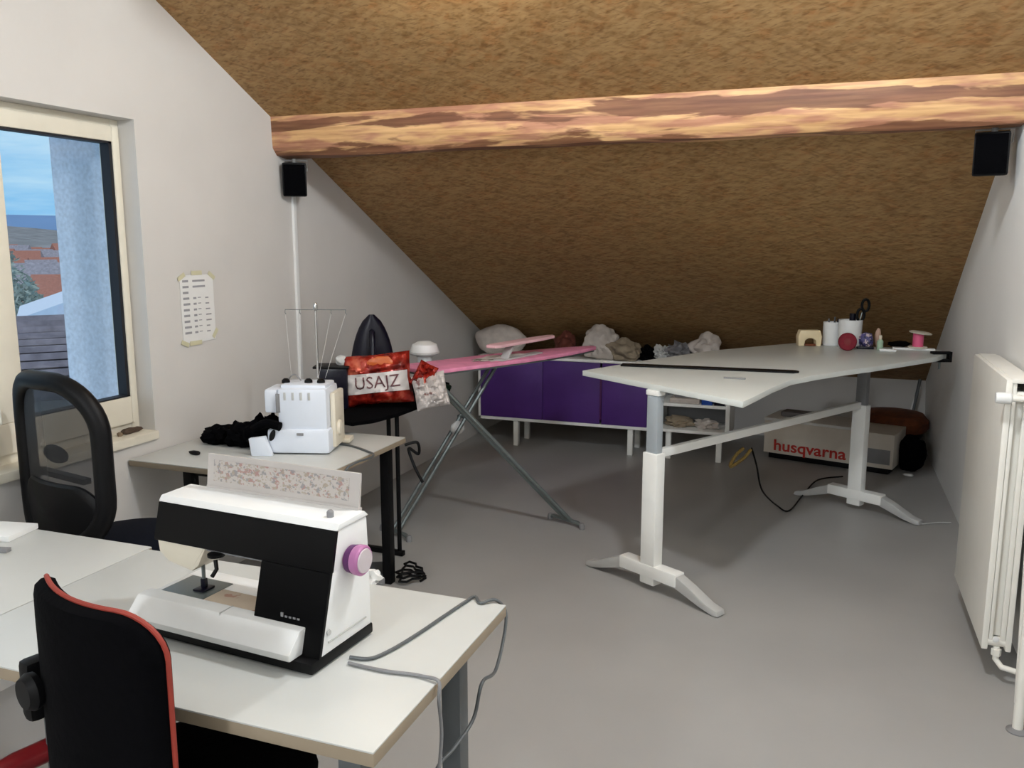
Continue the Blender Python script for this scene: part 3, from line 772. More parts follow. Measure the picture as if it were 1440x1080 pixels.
# black cloth
b = MB()
for k, (px, py, sx, sz) in enumerate(((303, 622, .075, .05), (333, 612, .075, .062), (358, 600, .065, .082), (378, 592, .04, .088))):
    p = at(px, py, 1, 3.05)
    b.blob((sx, .06, sz), .32, 4, 4, T(p.x, 3.08, DZ+sz*.7), seed=k, flat=-sz*.65)
b.tube(smooth_path([(-2.30, 3.0, DZ+.10), (-2.22, 2.98, DZ+.135), (-2.155, 2.985, DZ+.125)]), .02, 10)
o = center(b.build('black_cloth', 'blackf')); tag(o, 'crumpled black cloth lying left of the overlocker', 'cloth')
p = at(270, 641, 2, DZ)
b = MB(); b.blob((.03, .012, .010), .2, 3, 3, T(p.x, p.y+.02, DZ+.009)); o = center(b.build('thread_snips', 'black')); tag(o, 'small black thread snips at the front edge of the rear desk', 'scissors')
# overlocker cable to the right
cable('power_cord', [at(468, 624, 2, zc), at(490, 626, 2, zc), at(515, 634, 2, zc), at(524, 642, 2, zc), Vector((RX1+.008, 2.93, DZ-.02)), Vector((RX1+.008, 2.95, .5)), Vector((RX1-.02, 3.0, .2)), Vector((RX1-.03, 3.1, .01))], .005, 'legg', 'dark grey cord hanging from the overlocker over the rear desk edge')
b = MB(); b.blob((.03, .02, .012), .2, 3, 3, T(at(470, 622, 2, DZ).x, at(470, 622, 2, DZ).y, DZ+.012)); o = center(b.build('plug', 'black')); tag(o, 'black plug lying right of the overlocker', 'plug')
# dangling black cord loop by the rear leg
q = Vector((RX1+.01, RY1-.03, 0))
cable('cord_loop', [(q.x, q.y, DZ-.03), (q.x+.05, q.y+.03, DZ-.02), (q.x+.045, q.y+.05, DZ-.08), (q.x+.01, q.y+.02, DZ-.05), (q.x+.05, q.y, DZ-.13), (q.x+.09, q.y, DZ-.2)], .007, 'black', 'black cord looped at the right corner of the rear desk')
# foot pedal and cord pile on the floor
r = thing('foot_pedal', 'dark grey sewing foot pedal on the floor by the rear desk leg', 'foot pedal', (-1.97, 3.42, 0), .5)
b = MB(); b.prism([(-.08, 0), (.08, 0), (.08, .06), (-.08, .03)], -.05, .05, axis=0, bev=.008); b.build('housing', 'grey', r)
b = MB(); b.box((-.042, -.07, .045), (.042, .075, .052), .004, Matrix.Rotation(.18, 4, 'X') ); b.build('treadle', 'legg', r)
pts = []
for k in range(40):
    a = k*.55; rr = .055+.02*math.sin(k*1.7); pts.append((-1.80+rr*math.cos(a), 3.46+rr*math.sin(a), .008+.0016*k))
b = MB(); b.tube(pts, .006, 7); o = center(b.build('cord_coil', 'black')); tag(o, 'coiled black cord on the floor right of the rear desk leg', 'cable')

# ------------------------------------------------------------------ black board with bags behind the rear desk
ZB = .765
bpx = [(470, 590), (495, 594), (525, 590), (560, 581), (595, 568), (620, 555), (633, 546), (632, 538), (610, 531), (560, 530), (510, 541), (470, 566)]
pts = [at(x, y, 2, ZB) for x, y in bpx]
cx = sum(p.x for p in pts)/len(pts); cy = sum(p.y for p in pts)/len(pts)
BB = thing('ironing_table', 'black padded oval board on thin black legs behind the rear desk', 'ironing table', (cx, cy, 0))
b = MB(); b.prism([(p.x-cx, p.y-cy) for p in pts], ZB-.02, ZB, axis=2, bev=.006); b.build('board', 'blackf', BB)
b = MB(); q = at(628, 545, 2, ZB); b.blob((.06, .09, .022), .2, 3, 3, T(q.x-cx-.02, q.y-cy-.04, ZB)); b.build('board_nose', 'green', BB)
for px_ in (540, 552):
    q = at(px_, 588, 2, ZB-.02); q.y += .10; q.x -= .03
    b = MB(); b.tube([(q.x-cx, q.y-cy, .005), (q.x-cx, q.y-cy, ZB-.02)], .011, 10); b.build('leg', 'black', BB)
q = at(545, 588, 2, ZB-.02); b = MB(); b.bar((q.x-cx-.30, q.y-cy+.12, .015), (q.x-cx+.02, q.y-cy+.10, .015), .03, .025); b.build('foot', 'black', BB)

def facing(px, py, y):   # frame that faces the camera's side of the room
    p = at(px, py, 1, y); return p
# red foil bag with lettering
p = at(532, 547, 1, 3.78)
BG = thing('foil_bag', 'large shiny red foil bag with a white lettered band', 'bag', (p.x, p.y, ZB+.003), math.radians(24))
hB = .262
mx = Matrix.Translation((0, 0, hB/2+.012)) @ Matrix.Rotation(-.09, 4, 'Y') @ Matrix.Rotation(-.10, 4, 'X')
b = MB(); b.pillow(.345, hB, .12, .012, 30, mx, seed=1); b.build('bag_body', 'foil', BG)
t = bmesh.new(); G = []
n1, n2 = 26, 8
def bagsurf(u, v, w=.345, h=hB, t0=.12, cr=.012, seed=1, off=.0015):
    e = max(0, (1-abs(u)**3))*max(0, (1-abs(v)**3)); e = e**.5
    c = noise.noise(Vector((u*3+seed, v*3, seed)))*cr*2 + noise.noise(Vector((u*8+seed, v*7, seed)))*cr
    return mx @ Vector((u*w/2*(1-.06*(1-abs(v))*abs(u)), -e*t0/2-c*e-off, v*h/2*(1-.05*(1-abs(u)))))
for i in range(n1+1):
    G.append([t.verts.new(bagsurf(-.93+1.86*i/n1, -.50+.78*j/n2, off=.0045)) for j in range(n2+1)])
for i in range(n1):
    for j in range(n2): t.faces.new((G[i][j], G[i+1][j], G[i+1][j+1], G[i][j+1]))
b = MB(); b.merge(t); band = b.build('label_band', mat('white foil band', (206, 200, 197), .4, var=.08, scale=20), BG)
# letters laid on the curved band
cu = D.curves.new('lt', 'FONT'); cu.body = 'USAJZ'; cu.size = .09; cu.align_x = 'CENTER'; cu.align_y = 'CENTER'; cu.resolution_u = 2
lo = D.objects.new('lt', cu); COL.objects.link(lo); dg = bpy.context.evaluated_depsgraph_get(); me = D.meshes.new_from_object(lo.evaluated_get(dg)); D.objects.remove(lo)
bm_ = bmesh.new(); bm_.from_mesh(me); bmesh.ops.subdivide_edges(bm_, edges=bm_.edges[:], cuts=2, use_grid_fill=True)
for k in range(-9, 10): bmesh.ops.bisect_plane(bm_, geom=bm_.verts[:]+bm_.edges[:]+bm_.faces[:], plane_co=(k*.015, 0, 0), plane_no=(1, 0, 0))
for v in bm_.verts: v.co = bagsurf(v.co.x*1.05/(.345/2)*.92, v.co.y/(hB/2)-.11, off=.0085)
me2 = D.meshes.new('lettering'); bm_.to_mesh(me2); bm_.free(); me2.materials.append(mat('dark lettering', (104, 66, 70), .6))
o = D.objects.new('lettering', me2); COL.objects.link(o); o.parent = band
b = MB(); b.blob((.065, .006, .03), .2, 3, 3, mx @ Matrix.Translation((.03, -.052, .085))); b.build('print_patch', mat('orange print', (190, 90, 30), .35), BG)
# second smaller bag
p = at(603, 545, 1, 3.80)
B2 = thing('foil_bag', 'small crumpled red and white foil bag at the nose of the black board', 'bag', (p.x+.01, p.y-.0, ZB+.003), math.radians(36))
mx = Matrix.Translation((0, 0, .098)) @ Matrix.Rotation(-.16, 4, 'Y') @ Matrix.Rotation(-.15, 4, 'X')
b = MB(); b.pillow(.17, .175, .08, .02, 22, mx, seed=7); b.build('bag_body', 'bagw', B2)
mx2 = Matrix.Translation((-.03, .01, .175)) @ Matrix.Rotation(.5, 4, 'Y')
b = MB(); b.pillow(.10, .13, .05, .02, 16, mx2, seed=3); b.build('bag_top', 'foil', B2)
# upright iron
p = at(524, 500, 1, 4.02)
IR = thing('steam_iron', 'dark navy steam iron standing on its heel behind the red foil bag', 'iron', (p.x, 4.02, ZB+.003), math.radians(30))
t = bmesh.new(); rings = []; nn = 20
H_ = at(524, 443, 1, 4.02).z - ZB
for i in range(14):
    v = i/13; hw = .112*(1-v**2.6)**.7+.014; dp = .055*(1-v*.45)
    rings.append([t.verts.new((hw*math.cos(2*PI*k/nn), dp*math.sin(2*PI*k/nn)*(1 if math.sin(2*PI*k/nn) < 0 else .35), v*H_)) for k in range(nn)])
for A, B in zip(rings, rings[1:]):
    for k in range(nn): t.faces.new((A[k], A[(k+1) % nn], B[(k+1) % nn], B[k]))
t.faces.new(rings[0][::-1]); t.faces.new(rings[-1])
b = MB(); b.merge(t); b.build('iron_body', 'navyp', IR)
b = MB(); b.tube(smooth_path([(0, -.05, .02), (0, -.10, .05), (0, -.11, .14), (0, -.07, H_*.72), (0, -.03, H_*.8)]), .016, 12); b.build('handle', 'navyp', IR)
b = MB(); b.box((-.007, -.134, .05), (.007, -.122, .19), .003); b.build('handle_highlight', 'lgrey', IR)  # pale strip standing in for the grey highlight down the iron
b = MB(); b.prism([(-.12, .0), (.12, .0), (.112, .10), (.06, H_*.8), (0, H_*.96), (-.06, H_*.8), (-.112, .10)], .020, .028, axis=1, bev=.002); b.build('sole_plate', 'steel', IR)
cable('iron_cord', [at(500, 505, 1, 4.05), at(486, 505, 1, 4.0), at(476, 518, 1, 3.95), at(468, 528, 1, 3.9), Vector((at(466, 560, 1, 3.9).x, 3.9, ZB+.01))], .006, 'gcloth', 'grey cloth covered cord beside the standing iron')
# black tank box
p = at(473, 560, 1, 3.72)
r = thing('water_tank', 'small black box with wide lid between overlocker and foil bag', 'box', (p.x+.005, 3.70, ZB+.003), math.radians(22))
hh = at(473, 510, 1, 3.74).z-ZB
b = MB(); b.box((-.075, -.06, 0), (.075, .06, hh-.02), .01); b.build('box_body', 'navyp', r)
b = MB(); b.box((-.095, -.07, hh-.02), (.085, .07, hh-.008), .004); b.build('box_lid', 'black', r)
b = MB(); b.blob((.03, .025, .03), .2, 3, 3, T(.04, 0, hh+.012)); b.build('lid_knob', 'lgrey', r)
# white round item
p = at(597, 494, 1, 4.35)
r = thing('white_bowl', 'round white bowl upside down behind the small foil bag', 'bowl', (p.x, 4.35, ZB+.003), 0)
hz = at(597, 480, 1, 4.35).z-ZB
b = MB(); b.lathe([(.04, 0), (.042, hz-.09), (.078, hz-.075), (.082, hz-.055), (.07, hz-.02), (.035, hz-.002), (0, hz)], 28); b.build('bowl_shell', 'white', r)
b = MB(); b.lathe([(.083, hz-.075), (.086, hz-.068), (.083, hz-.06)], 28); b.build('bowl_rim', 'lgrey', r)

# ------------------------------------------------------------------ pink ironing board
ZI = .95
e0 = at(603, 522, 2, ZI); tip = at(857, 490, 2, ZI)
dirv = (tip-e0); dirv.z = 0; dirv.normalize()
dirv = Vector((.454, .891, 0)); perp = Vector((-.891, .454, 0))
L0 = (tip-e0).dot(dirv)
ang = math.atan2(dirv.y, dirv.x)
org = e0 + perp*.15      # middle of the wide end
IB = thing('ironing_board', 'pink covered ironing board on crossed grey tube legs', 'ironing board', (org.x, org.y, 0), ang)
LEN = L0+.02
prof = []
for k in range(25):
    u = k/24; x = LEN*u
    hw = .15*(1-max(0, (u-.45)/.55)**2.0*.80) if u < .97 else .028
    if u < .04: hw = .13+.02*u/.04
    prof.append((x, hw))
poly = [(x, -h+.0) for x, h in prof]+[(LEN+.01, -.012), (LEN+.01, .012)]+[(x, h) for x, h in prof[::-1]]
b = MB(); b.prism(poly, ZI-.022, ZI, axis=2, bev=.006); b.build('cover', 'pink', IB)
b = MB(); b.prism([(x*.985+.005, y*.93) for x, y in poly], ZI-.032, ZI-.021, axis=2); b.build('board_frame', 'steel', IB)
def loc(pt): # world -> board local
    v = Vector(pt)-Vector((org.x, org.y, 0)); return Vector((v.dot(dirv), v.dot(perp), v.z))
F1 = loc(at(560, 755, 2, 0)); F2 = loc(at(800, 738, 2, 0))
t1 = loc(at(705, 509, 2, ZI-.03)); t2 = loc(at(612, 532, 2, ZI-.06)); F1.z = F2.z = .03
for s in (-.0, .05):
    b = MB(); b.tube([F1+Vector((0, s, 0)), t1+Vector((0, s+.02, 0))], .0105, 10); b.build('leg', 'steel', IB)
for s in (-.02, .035):
    b = MB(); b.tube([F2+Vector((0, s, 0)), t2+Vector((0, s+.03, 0))], .0105, 10); b.build('leg', 'steel', IB)
for F in (F1, F2):
    b = MB(); b.tube([(F.x, F.y-.10, .015), (F.x, F.y-.07, .028), (F.x, F.y+.12, .028), (F.x, F.y+.15, .015)], .012, 10); b.build('foot_bar', 'steel', IB)
    for yy in (F.y-.10, F.y+.15):
        b = MB(); b.lathe([(.016, 0), (.017, .02), (.012, .034)], 12, T(F.x, yy, 0)); b.build('foot_cap', 'grey', IB)
X1 = F1+(t1-F1)*.66
b = MB(); b.tube([X1+Vector((0, -.03, 0)), X1+Vector((0, .08, 0))], .009, 8); b.build('pivot_bolt', 'steel', IB)
b = MB(); b.blob((.05, .02, .04), .1, 2, 3, T(X1.x-.03, X1.y+.05, X1.z-.06)); b.build('bracket', 'lgrey', IB)
# sleeve board on top
s0 = at(690, 487, 2, ZI+.09); s1 = at(778, 472, 2, ZI+.09)
d2 = (s1-s0); Ls = d2.length; a2 = math.atan2(d2.y, d2.x)
mid = (s0+s1)/2
SB = thing('sleeve_board', 'narrow pink sleeve board standing on the pink ironing board', 'sleeve board', (mid.x, mid.y, ZI+.001), a2)
b = MB(); b.prism([(-Ls/2, -.03), (-Ls*.45, -.045), (Ls*.2, -.045), (Ls/2-.03, -.03), (Ls/2, 0), (Ls/2-.03, .03), (Ls*.2, .045), (-Ls*.45, .045), (-Ls/2, .03)], .078, .095, axis=2, bev=.005); b.build('board', mat('pale pink cover', (226, 180, 186), .8), SB)
b = MB(); b.box((-Ls*.40, -.03, 0), (Ls*.25, .03, .008), .002); b.bar((-Ls*.3, 0, .005), (-Ls*.2, 0, .08), .05, .012); b.build('support', 'lgrey', SB)
# crumpled pale cloth on the board
p = at(690, 506, 2, ZI)
b = MB(); b.blob((.16, .05, .012), .5, 5, 4, T(p.x+.02, p.y+.05, ZI+.006, ang), seed=5, flat=-.008); o = center(b.build('cloth', 'cloth')); tag(o, 'thin crumpled white cloth lying flat on the pink ironing board', 'cloth')

# ------------------------------------------------------------------ purple cabinet
CY0, CY1 = 6.20, 6.55
def cabinet():
    xa, xb = -2.58, -1.20
    cx = (xa+xb)/2
    r = thing('low_cabinet', 'low cabinet with dark purple front and white frame at the back', 'cabinet', (cx, CY0, 0))
    zt = .72; zb = .205
    b = MB()
    b.box((xa-cx, 0, zb), (xb-cx, .36, zb+.024), .002); b.box((xa-cx, 0, zt-.02), (xb-cx, .36, zt), .002)
    b.box((xa-cx, 0, zb), (xa-cx+.02, .36, zt), .002); b.box((xb-cx-.02, 0, zb), (xb-cx, .36, zt), .002); b.box((xa-cx, .345, zb), (xb-cx, .36, zt)); b.build('carcass', 'metalw', r)
    m = -1.58-cx
    for q, (a, c) in enumerate(((xa-cx+.022, m-.46), (m-.457, m-.004), (m+.012, xb-cx-.022))):
        b = MB(); b.box((a, -.006, zb+.026), (c, .012, zt-.022), .002); b.build('door', 'purple', r)
    b = MB(); b.box((m-.003, -.012, zb+.06), (m+.010, .01, zt-.08), .002); b.build('handle', 'mauved', r)
    for lx in (-2.27-cx, -1.35-cx):
        for ly in (.04, .30):
            b = MB(); b.box((lx-.02, ly-.02, .0), (lx+.02, ly+.02, zb), .004); b.build('leg', 'metalw', r)
    return r
cabinet()
def shelf():
    xa, xb = -1.165, -.62; cx = (xa+xb)/2
    r = thing('open_shelf', 'white open shelf unit with two compartments beside the purple cabinet', 'shelf', (cx, CY0, 0))
    zb, zt = .21, .74; w_ = xb-xa
    b = MB(); b.box((-w_/2, 0, zb), (-w_/2+.035, .36, zt), .002); b.build('side_panel', 'metalw', r); b = MB(); b.box((w_/2-.03, 0, zb-.01), (w_/2, .36, zt), .002); b.build('side_panel', 'metalw', r)
    for z in (zb, .405, zt-.02):
        b = MB(); b.box((-w_/2+.035, 0, z), (w_/2-.03, .36, z+.022), .002); b.build('shelf_board', 'metalw', r)
    b = MB(); b.box((-w_/2+.03, .345, zb), (w_/2-.03, .358, zt)); b.build('back_panel', 'grey', r)
    for lx in (-.17, .2):
        b = MB(); b.box((lx-.02, .03, 0), (lx+.02, .07, zb), .004); b.build('leg', 'metalw', r)
    return cx
scx = shelf()
def prop(name, m, label, cat, lo, hi, bev=.003, group=None, rz=0):
    c = ((lo[0]+hi[0])/2, (lo[1]+hi[1])/2, lo[2]); b = MB(); d = [(h-l) for l, h in zip(lo, hi)]
    b.box((-d[0]/2, -d[1]/2, 0), (d[0]/2, d[1]/2, d[2]), bev); o = b.build(name, m); o.location = c; o.rotation_euler = (0, 0, rz); tag(o, label, cat, group); return o
prop('storage_box', 'blue', 'blue box in the upper shelf compartment, left of the navy one', 'box', (-.825, 6.21, .4275), (-.748, 6.4, .53))
prop('storage_box', 'navyp', 'dark navy box at the right end of the upper shelf compartment', 'box', (-.735, 6.21, .4275), (-.66, 6.4, .53))
prop('fabric_stack', 'cloth', 'folded pale fabric in the upper shelf compartment', 'fabric', (-1.06, 6.22, .4275), (-.84, 6.42, .465), .01)
prop('fabric_stack', 'gcloth', 'grey fabric on top of the folded pale fabric in the shelf', 'fabric', (-1.03, 6.24, .4655), (-.86, 6.42, .50), .01)
b = MB(); b.blob((.10, .08, .045), .4, 5, 3, T(-1.00, 6.34, .262), flat=-.03); o = center(b.build('fabric_scrap', 'beige')); tag(o, 'crumpled beige fabric in the lower shelf compartment', 'fabric')
b = MB(); b.blob((.08, .08, .04), .4, 5, 3, T(-.80, 6.34, .26), seed=4, flat=-.028); o = center(b.build('fabric_scrap', 'cloth')); tag(o, 'crumpled whitish fabric at the right of the lower shelf compartment', 'fabric')

# things on top of the low cabinets
ZT2 = .722
def lump(px, py, wpx, hpx, y, m, name, label, cat, seed, amp=.25, freq=3, base=None, z0=ZT2):
    p = at(px, py, 1, y); k = 1200/((Vector((p.x, y, p.z))-CAM).dot(FW)); rx = wpx/2/k; top = at(px, py-hpx/2, 1, y).z
    h = top-z0
    b = MB(); b.blob((rx, min(rx, .11), h*.55), amp, freq, 4, T(0, 0, h*.47), seed=seed, flat=-h*.46)
    o = b.build(name, m); o.location = (p.x, y, z0); tag(o, label, cat); return o
lump(704, 480, 76, 44, 6.30, 'cloth', 'cushion', 'rounded off-white cushion on the purple cabinet behind the ironing board', 'cushion', 1, .1)
lump(846, 482, 50, 44, 6.28, 'cloth', 'fabric_bundle', 'pointed off-white fabric bundle on the purple cabinet', 'fabric', 22, .35)
lump(878, 490, 46, 24, 6.26, 'beige', 'fabric_bundle', 'low beige fabric bundle right of the pointed one', 'fabric', 13, .3)
lump(795, 484, 30, 28, 6.32, mat('rust cloth', (96, 46, 34), .9), 'fabric_bundle', 'dark rust coloured cloth behind the pink board', 'fabric', 8, .3)
lump(993, 486, 38, 26, 6.30, 'cloth', 'fabric_bundle', 'greyish white fabric bundle behind the white worktable', 'fabric', 31, .35, z0=.742)
lump(955, 492, 34, 16, 6.28, 'gcloth', 'fabric_bundle', 'flat grey fabric heap behind the worktable, left of the whitish bundle', 'fabric', 41, .5, 5, z0=.742)
lump(932, 494, 22, 12, 6.27, 'lgrey', 'fabric_bundle', 'smallest pale fabric heap behind the worktable edge', 'fabric', 47, .5, 5, z0=.742)
lump(912, 496, 30, 12, 6.33, 'blackf', 'fabric_bundle', 'low black fabric heap between beige and pale heaps', 'fabric', 57, .5, 5)

# ------------------------------------------------------------------ height adjustable worktable
ZW = .97
leg1 = Vector((-.715, 3.752, 0)); leg2 = Vector((.232, 5.42, 0))
u = (leg2-leg1).normalized(); v = Vector((u.y, -u.x, 0))
WTb = thing('height_adjustable_table', 'large white height adjustable worktable on two T-shaped legs', 'table', (leg1.x, leg1.y, 0), math.atan2(u.y, u.x))
def wl(p): q = Vector(p)-leg1; return (q.dot(u), -q.dot(v), q.z)
def wlp(p): a = wl(p); return (a[0], a[1])
tpx = [(819, 521), (1045, 565), (1064, 556), (1086, 545), (1113, 534), (1150, 527), (1182, 522), (1227, 516), (1280, 508), (1318, 502), (1331, 497), (1322, 492), (1240, 488), (1120, 482), (1000, 493), (905, 507)]
pts = [wlp(at(x, y, 2, ZW)) for x, y in tpx]
b = MB(); b.prism(pts, ZW-.026, ZW, axis=2, bev=.003); b.build('tabletop', mat('pale grey laminate', (214, 218, 214), .38, var=.02, scale=4), WTb)
Lg = (leg2-leg1).length
for lx, gx in ((.02, 0), (Lg-.02, 1)):
    b = MB(); b.box((lx-.030, -.042, .03), (lx+.030, .042, .655 if gx == 0 else .645), .006); b.build('leg', 'metalw', WTb)
    b = MB(); b.box((lx-.021, -.031, .6), (lx+.021, .031, ZW-.05), .004); b.build('inner_column', 'metalg' if gx == 0 else 'grey', WTb)
    b = MB(); b.box((lx-.025, -.036, ZW-.05), (lx+.025, .036, ZW-.026), .004); b.build('top_bracket', 'metalw', WTb)
    b = MB(); b.box((lx-.033, -.17, .065), (lx+.033, .17, .125), .006); b.build('foot', 'metalw', WTb)
    for s in (-1, 1):
        b = MB(); b.prism([(s*.16, .062), (s*.16, .120), (s*.24, .088), (s*.34, .040), (s*.395, .026), (s*.40, .004), (s*.37, .002), (s*.30, .018)], lx-.028, lx+.028, axis=0, bev=.004); b.build('foot_end', 'lgrey', WTb)
b = MB(); b.box((.05, -.012, .625), (Lg-.05, .018, .665), .003); b.build('crossbar', 'metalw', WTb)
b = MB(); b.box((.5*Lg-.22, -.03, ZW-.07), (.5*Lg+.22, .03, ZW-.027), .004); b.build('control_box', 'grey', WTb)
# black ruler
a0, a1 = at(874, 514, 2, ZW), at(1117, 524, 2, ZW)
b = MB(); mid = (a0+a1)/2; dd = a1-a0; b.box((-dd.length/2, -.034, 0), (dd.length/2, .034, .008), .002)
b.lathe([(.022, 0), (.022, .008), (.014, .010)], 18, T(dd.length/2, 0, 0))
o = b.build('ruler', 'black'); o.location = (mid.x, mid.y, ZW+.0005); o.rotation_euler = (0, 0, math.atan2(dd.y, dd.x)); tag(o, 'long black ruler lying across the white worktable', 'ruler')
p = at(1033, 533, 2, ZW); prop('pencil', 'grey', 'short grey pencil on the worktable in front of the ruler', 'pencil', (p.x-.05, p.y-.006, ZW+.0005), (p.x+.05, p.y+.006, ZW+.008), .002)
# things on the far end of the table
def onT(px, py): return at(px, py, 2, ZW)
def topz(px, py, base): return at(px, py, 1, base.y).z-ZW
p = onT(1137, 486); h = topz(1137, 464, p)
r = thing('tape_dispenser', 'cream coloured tape dispenser at the back of the worktable', 'tape dispenser', (p.x, p.y, ZW+.0005), .3)
b = MB(); b.prism([(-.068, 0), (-.035, 0), (-.03, .035), (-.01, .048), (.012, .048), (.034, .035), (.038, 0), (.066, 0), (.070, h*.6), (.058, h), (-.060, h), (-.072, h*.6)], -.03, .03, axis=1, bev=.004); b.build('housing', mat('cream yellow plastic', (232, 214, 176), .4), r)
b = MB(); b.box((-.03, -.028, .0), (.035, .028, .012), .003); b.build('foot_plate', 'brown', r)
p = onT(1168, 486); h = topz(1168, 453, p)
r = thing('pen_pot', 'narrow white pot, left of the two pots on the worktable', 'pot', (p.x, p.y+.02, ZW+.0005))
b = MB(); b.lathe([(.045, 0), (.050, .01), (.050, h), (.045, h), (.044, .015), (0, .015)], 26); b.build('pot_body', 'white', r)
for k, (dx, dy, l, mm) in enumerate(((.01, 0, .05, 'legg'), (-.012, .01, .03, 'gcloth'), (.022, -.01, .035, 'navyp'))):
    b = MB(); b.tube([(dx, dy, .03), (dx*1.6, dy, h+l*.6)], .005, 8); o = b.build('pen', mm); o.location = (p.x, p.y+.02, ZW+.0005); tag(o, ['dark grey pen', 'grey cloth-wrapped pen', 'navy pen'][k]+' standing in the narrow white pot', 'pen')
p = onT(1194, 489); h = topz(1194, 450, p)
r = thing('pen_pot', 'wide white pot with scissors handles sticking out on the worktable', 'pot', (p.x, p.y+.02, ZW+.0005))
b = MB(); b.lathe([(.060, 0), (.066, .01), (.068, h), (.062, h), (.060, .015), (0, .015)], 28); b.build('pot_body', 'white', r)
p2 = p; hp = h
r = thing('scissors', 'black handled scissors standing in the wide white pot', 'scissors', (p2.x+.02, p2.y+.02, ZW+.016))
ht = topz(1206, 420, p2)
for s in (-1, 1):
    b = MB(); b.tube([(s*.012+.045+.02*math.cos(a), 0, ht-.06+s*.004+.036*math.sin(a)+ (0 if s > 0 else -.05)) for a in [k*2*PI/16 for k in range(16)]], .008, 8, closed=True); b.build('handle', 'black', r)
b = MB(); b.bar((0, 0, 0), (.04, 0, ht-.1), .022, .006); b.build('blade', 'steel', r)
b = MB(); b.tube([(0, 0, .02), (.0, 0, hp+.02)], .018, 10); o = b.build('marker', 'navyp'); o.location = (p2.x+.01, p2.y+.045, ZW+.016); tag(o, 'thick navy marker standing in the wide white pot', 'marker')
p = onT(1192, 491)
r = thing('thread_spool', 'dark red round thread spool in front of the wide white pot', 'spool', (p.x-.005, p.y-.075, ZW+.0005))
RX = Matrix.Translation((0, 0, .052)) @ Matrix.Rotation(PI/2, 4, 'X')
b = MB(); b.lathe([(.046, -.02), (.052, -.012), (.052, .012), (.046, .02)], 26, RX); b.build('thread_wrap', mat('dark red thread', (120, 16, 36), .8, var=.15, scale=60), r)
b = MB(); b.lathe([(.02, -.022), (.02, .022)], 16, RX); b.build('core', 'redp', r)
p = onT(1217, 490); h = topz(1217, 467, p)
r = thing('pincushion', 'blue and white pincushion right of the wide pot', 'pincushion', (p.x, p.y, ZW+.0005))
b = MB(); b.blob((.045, .04, h*.5), .15, 3, 4, T(0, 0, h*.48)); b.build('cushion_body', speckle_mat('blue white print', (70, 66, 120), [(210, 190, 190), (30, 30, 60)], 40, .55), r)
b = MB(); b.box((-.05, -.045, 0), (.045, .04, .014), .005); b.build('cushion_base', 'navyp', r)
p = onT(1229, 489); h = topz(1229, 462, p)
b = MB(); b.blob((.018, .016, h*.5), .15, 3, 3, T(0, 0, h*.5)); o = b.build('glue_stick', mat('beige pink plastic', (196, 160, 140), .5)); o.location = (p.x+.02, p.y+.03, ZW+.0005); tag(o, 'beige glue stick behind the blue pincushion', 'glue')
p = onT(1237, 492); h = topz(1237, 472, p)
r = thing('small_bottle', 'small pale green bottle on the worktable', 'bottle', (p.x, p.y, ZW+.0005))
b = MB(); b.lathe([(.016, 0), (.018, .005), (.018, h*.6), (.008, h*.75)], 18); b.build('bottle_body', mat('pale green plastic', (170, 196, 170), .4), r)
b = MB(); b.lathe([(.009, h*.74), (.009, h), (.006, h+.002)], 14); b.build('bottle_cap', 'cream', r)
p = onT(1248, 494); prop('eraser', 'white', 'flat white eraser right of the small green bottle', 'eraser', (p.x-.045, p.y-.02, ZW+.0005), (p.x+.045, p.y+.02, ZW+.014), .003)
p = onT(1283, 492); prop('measuring_card', 'white', 'flat white strip under the pink spool', 'card', (p.x-.11, p.y-.025, ZW+.0005), (p.x+.12, p.y+.03, ZW+.012), .003)
p = onT(1290, 492); h = topz(1290, 466, p)
r = thing('ribbon_spool', 'pink ribbon spool with cream discs near the right table end', 'spool', (p.x, p.y, ZW+.0125))
h -= .012
b = MB(); b.lathe([(.03, .008), (.03, h-.012)], 24); b.build('ribbon', 'pinkp', r)
b = MB(); b.lathe([(.052, 0), (.054, .004), (.052, .008)], 28); b.build('disc', 'cream', r)
b = MB(); b.lathe([(.06, h-.012), (.064, h-.006), (.05, h)], 28, Matrix.Rotation(.12, 4, 'Y')); b.build('disc', 'cream', r)
p = onT(1265, 489); b = MB(); b.blob((.06, .03, .02), .3, 4, 3, T(0, 0, .018), flat=-.016); o = b.build('black_pouch', 'blackf'); o.location = (p.x, p.y+.03, ZW+.001); tag(o, 'low black pouch left of the pink ribbon spool', 'pouch')
# clamp at the right end
p = at(1326, 498, 2, ZW)
r = thing('clamp', 'small black clamp gripping the right end of the worktable', 'clamp', (p.x-.015, p.y-.01, ZW-.026), .3)
b = MB(); b.box((-.05, -.02, .0275), (.06, .02, .042), .004); b.box((-.09, -.02, -.018), (.06, .02, -.0015), .004); b.box((.042, -.02, -.018), (.06, .02, .042), .004); b.build('jaw', 'black', r)
b = MB(); b.tube([(.0, 0, -.018), (0, 0, -.06)], .006, 10); b.build('screw', 'steel', r)

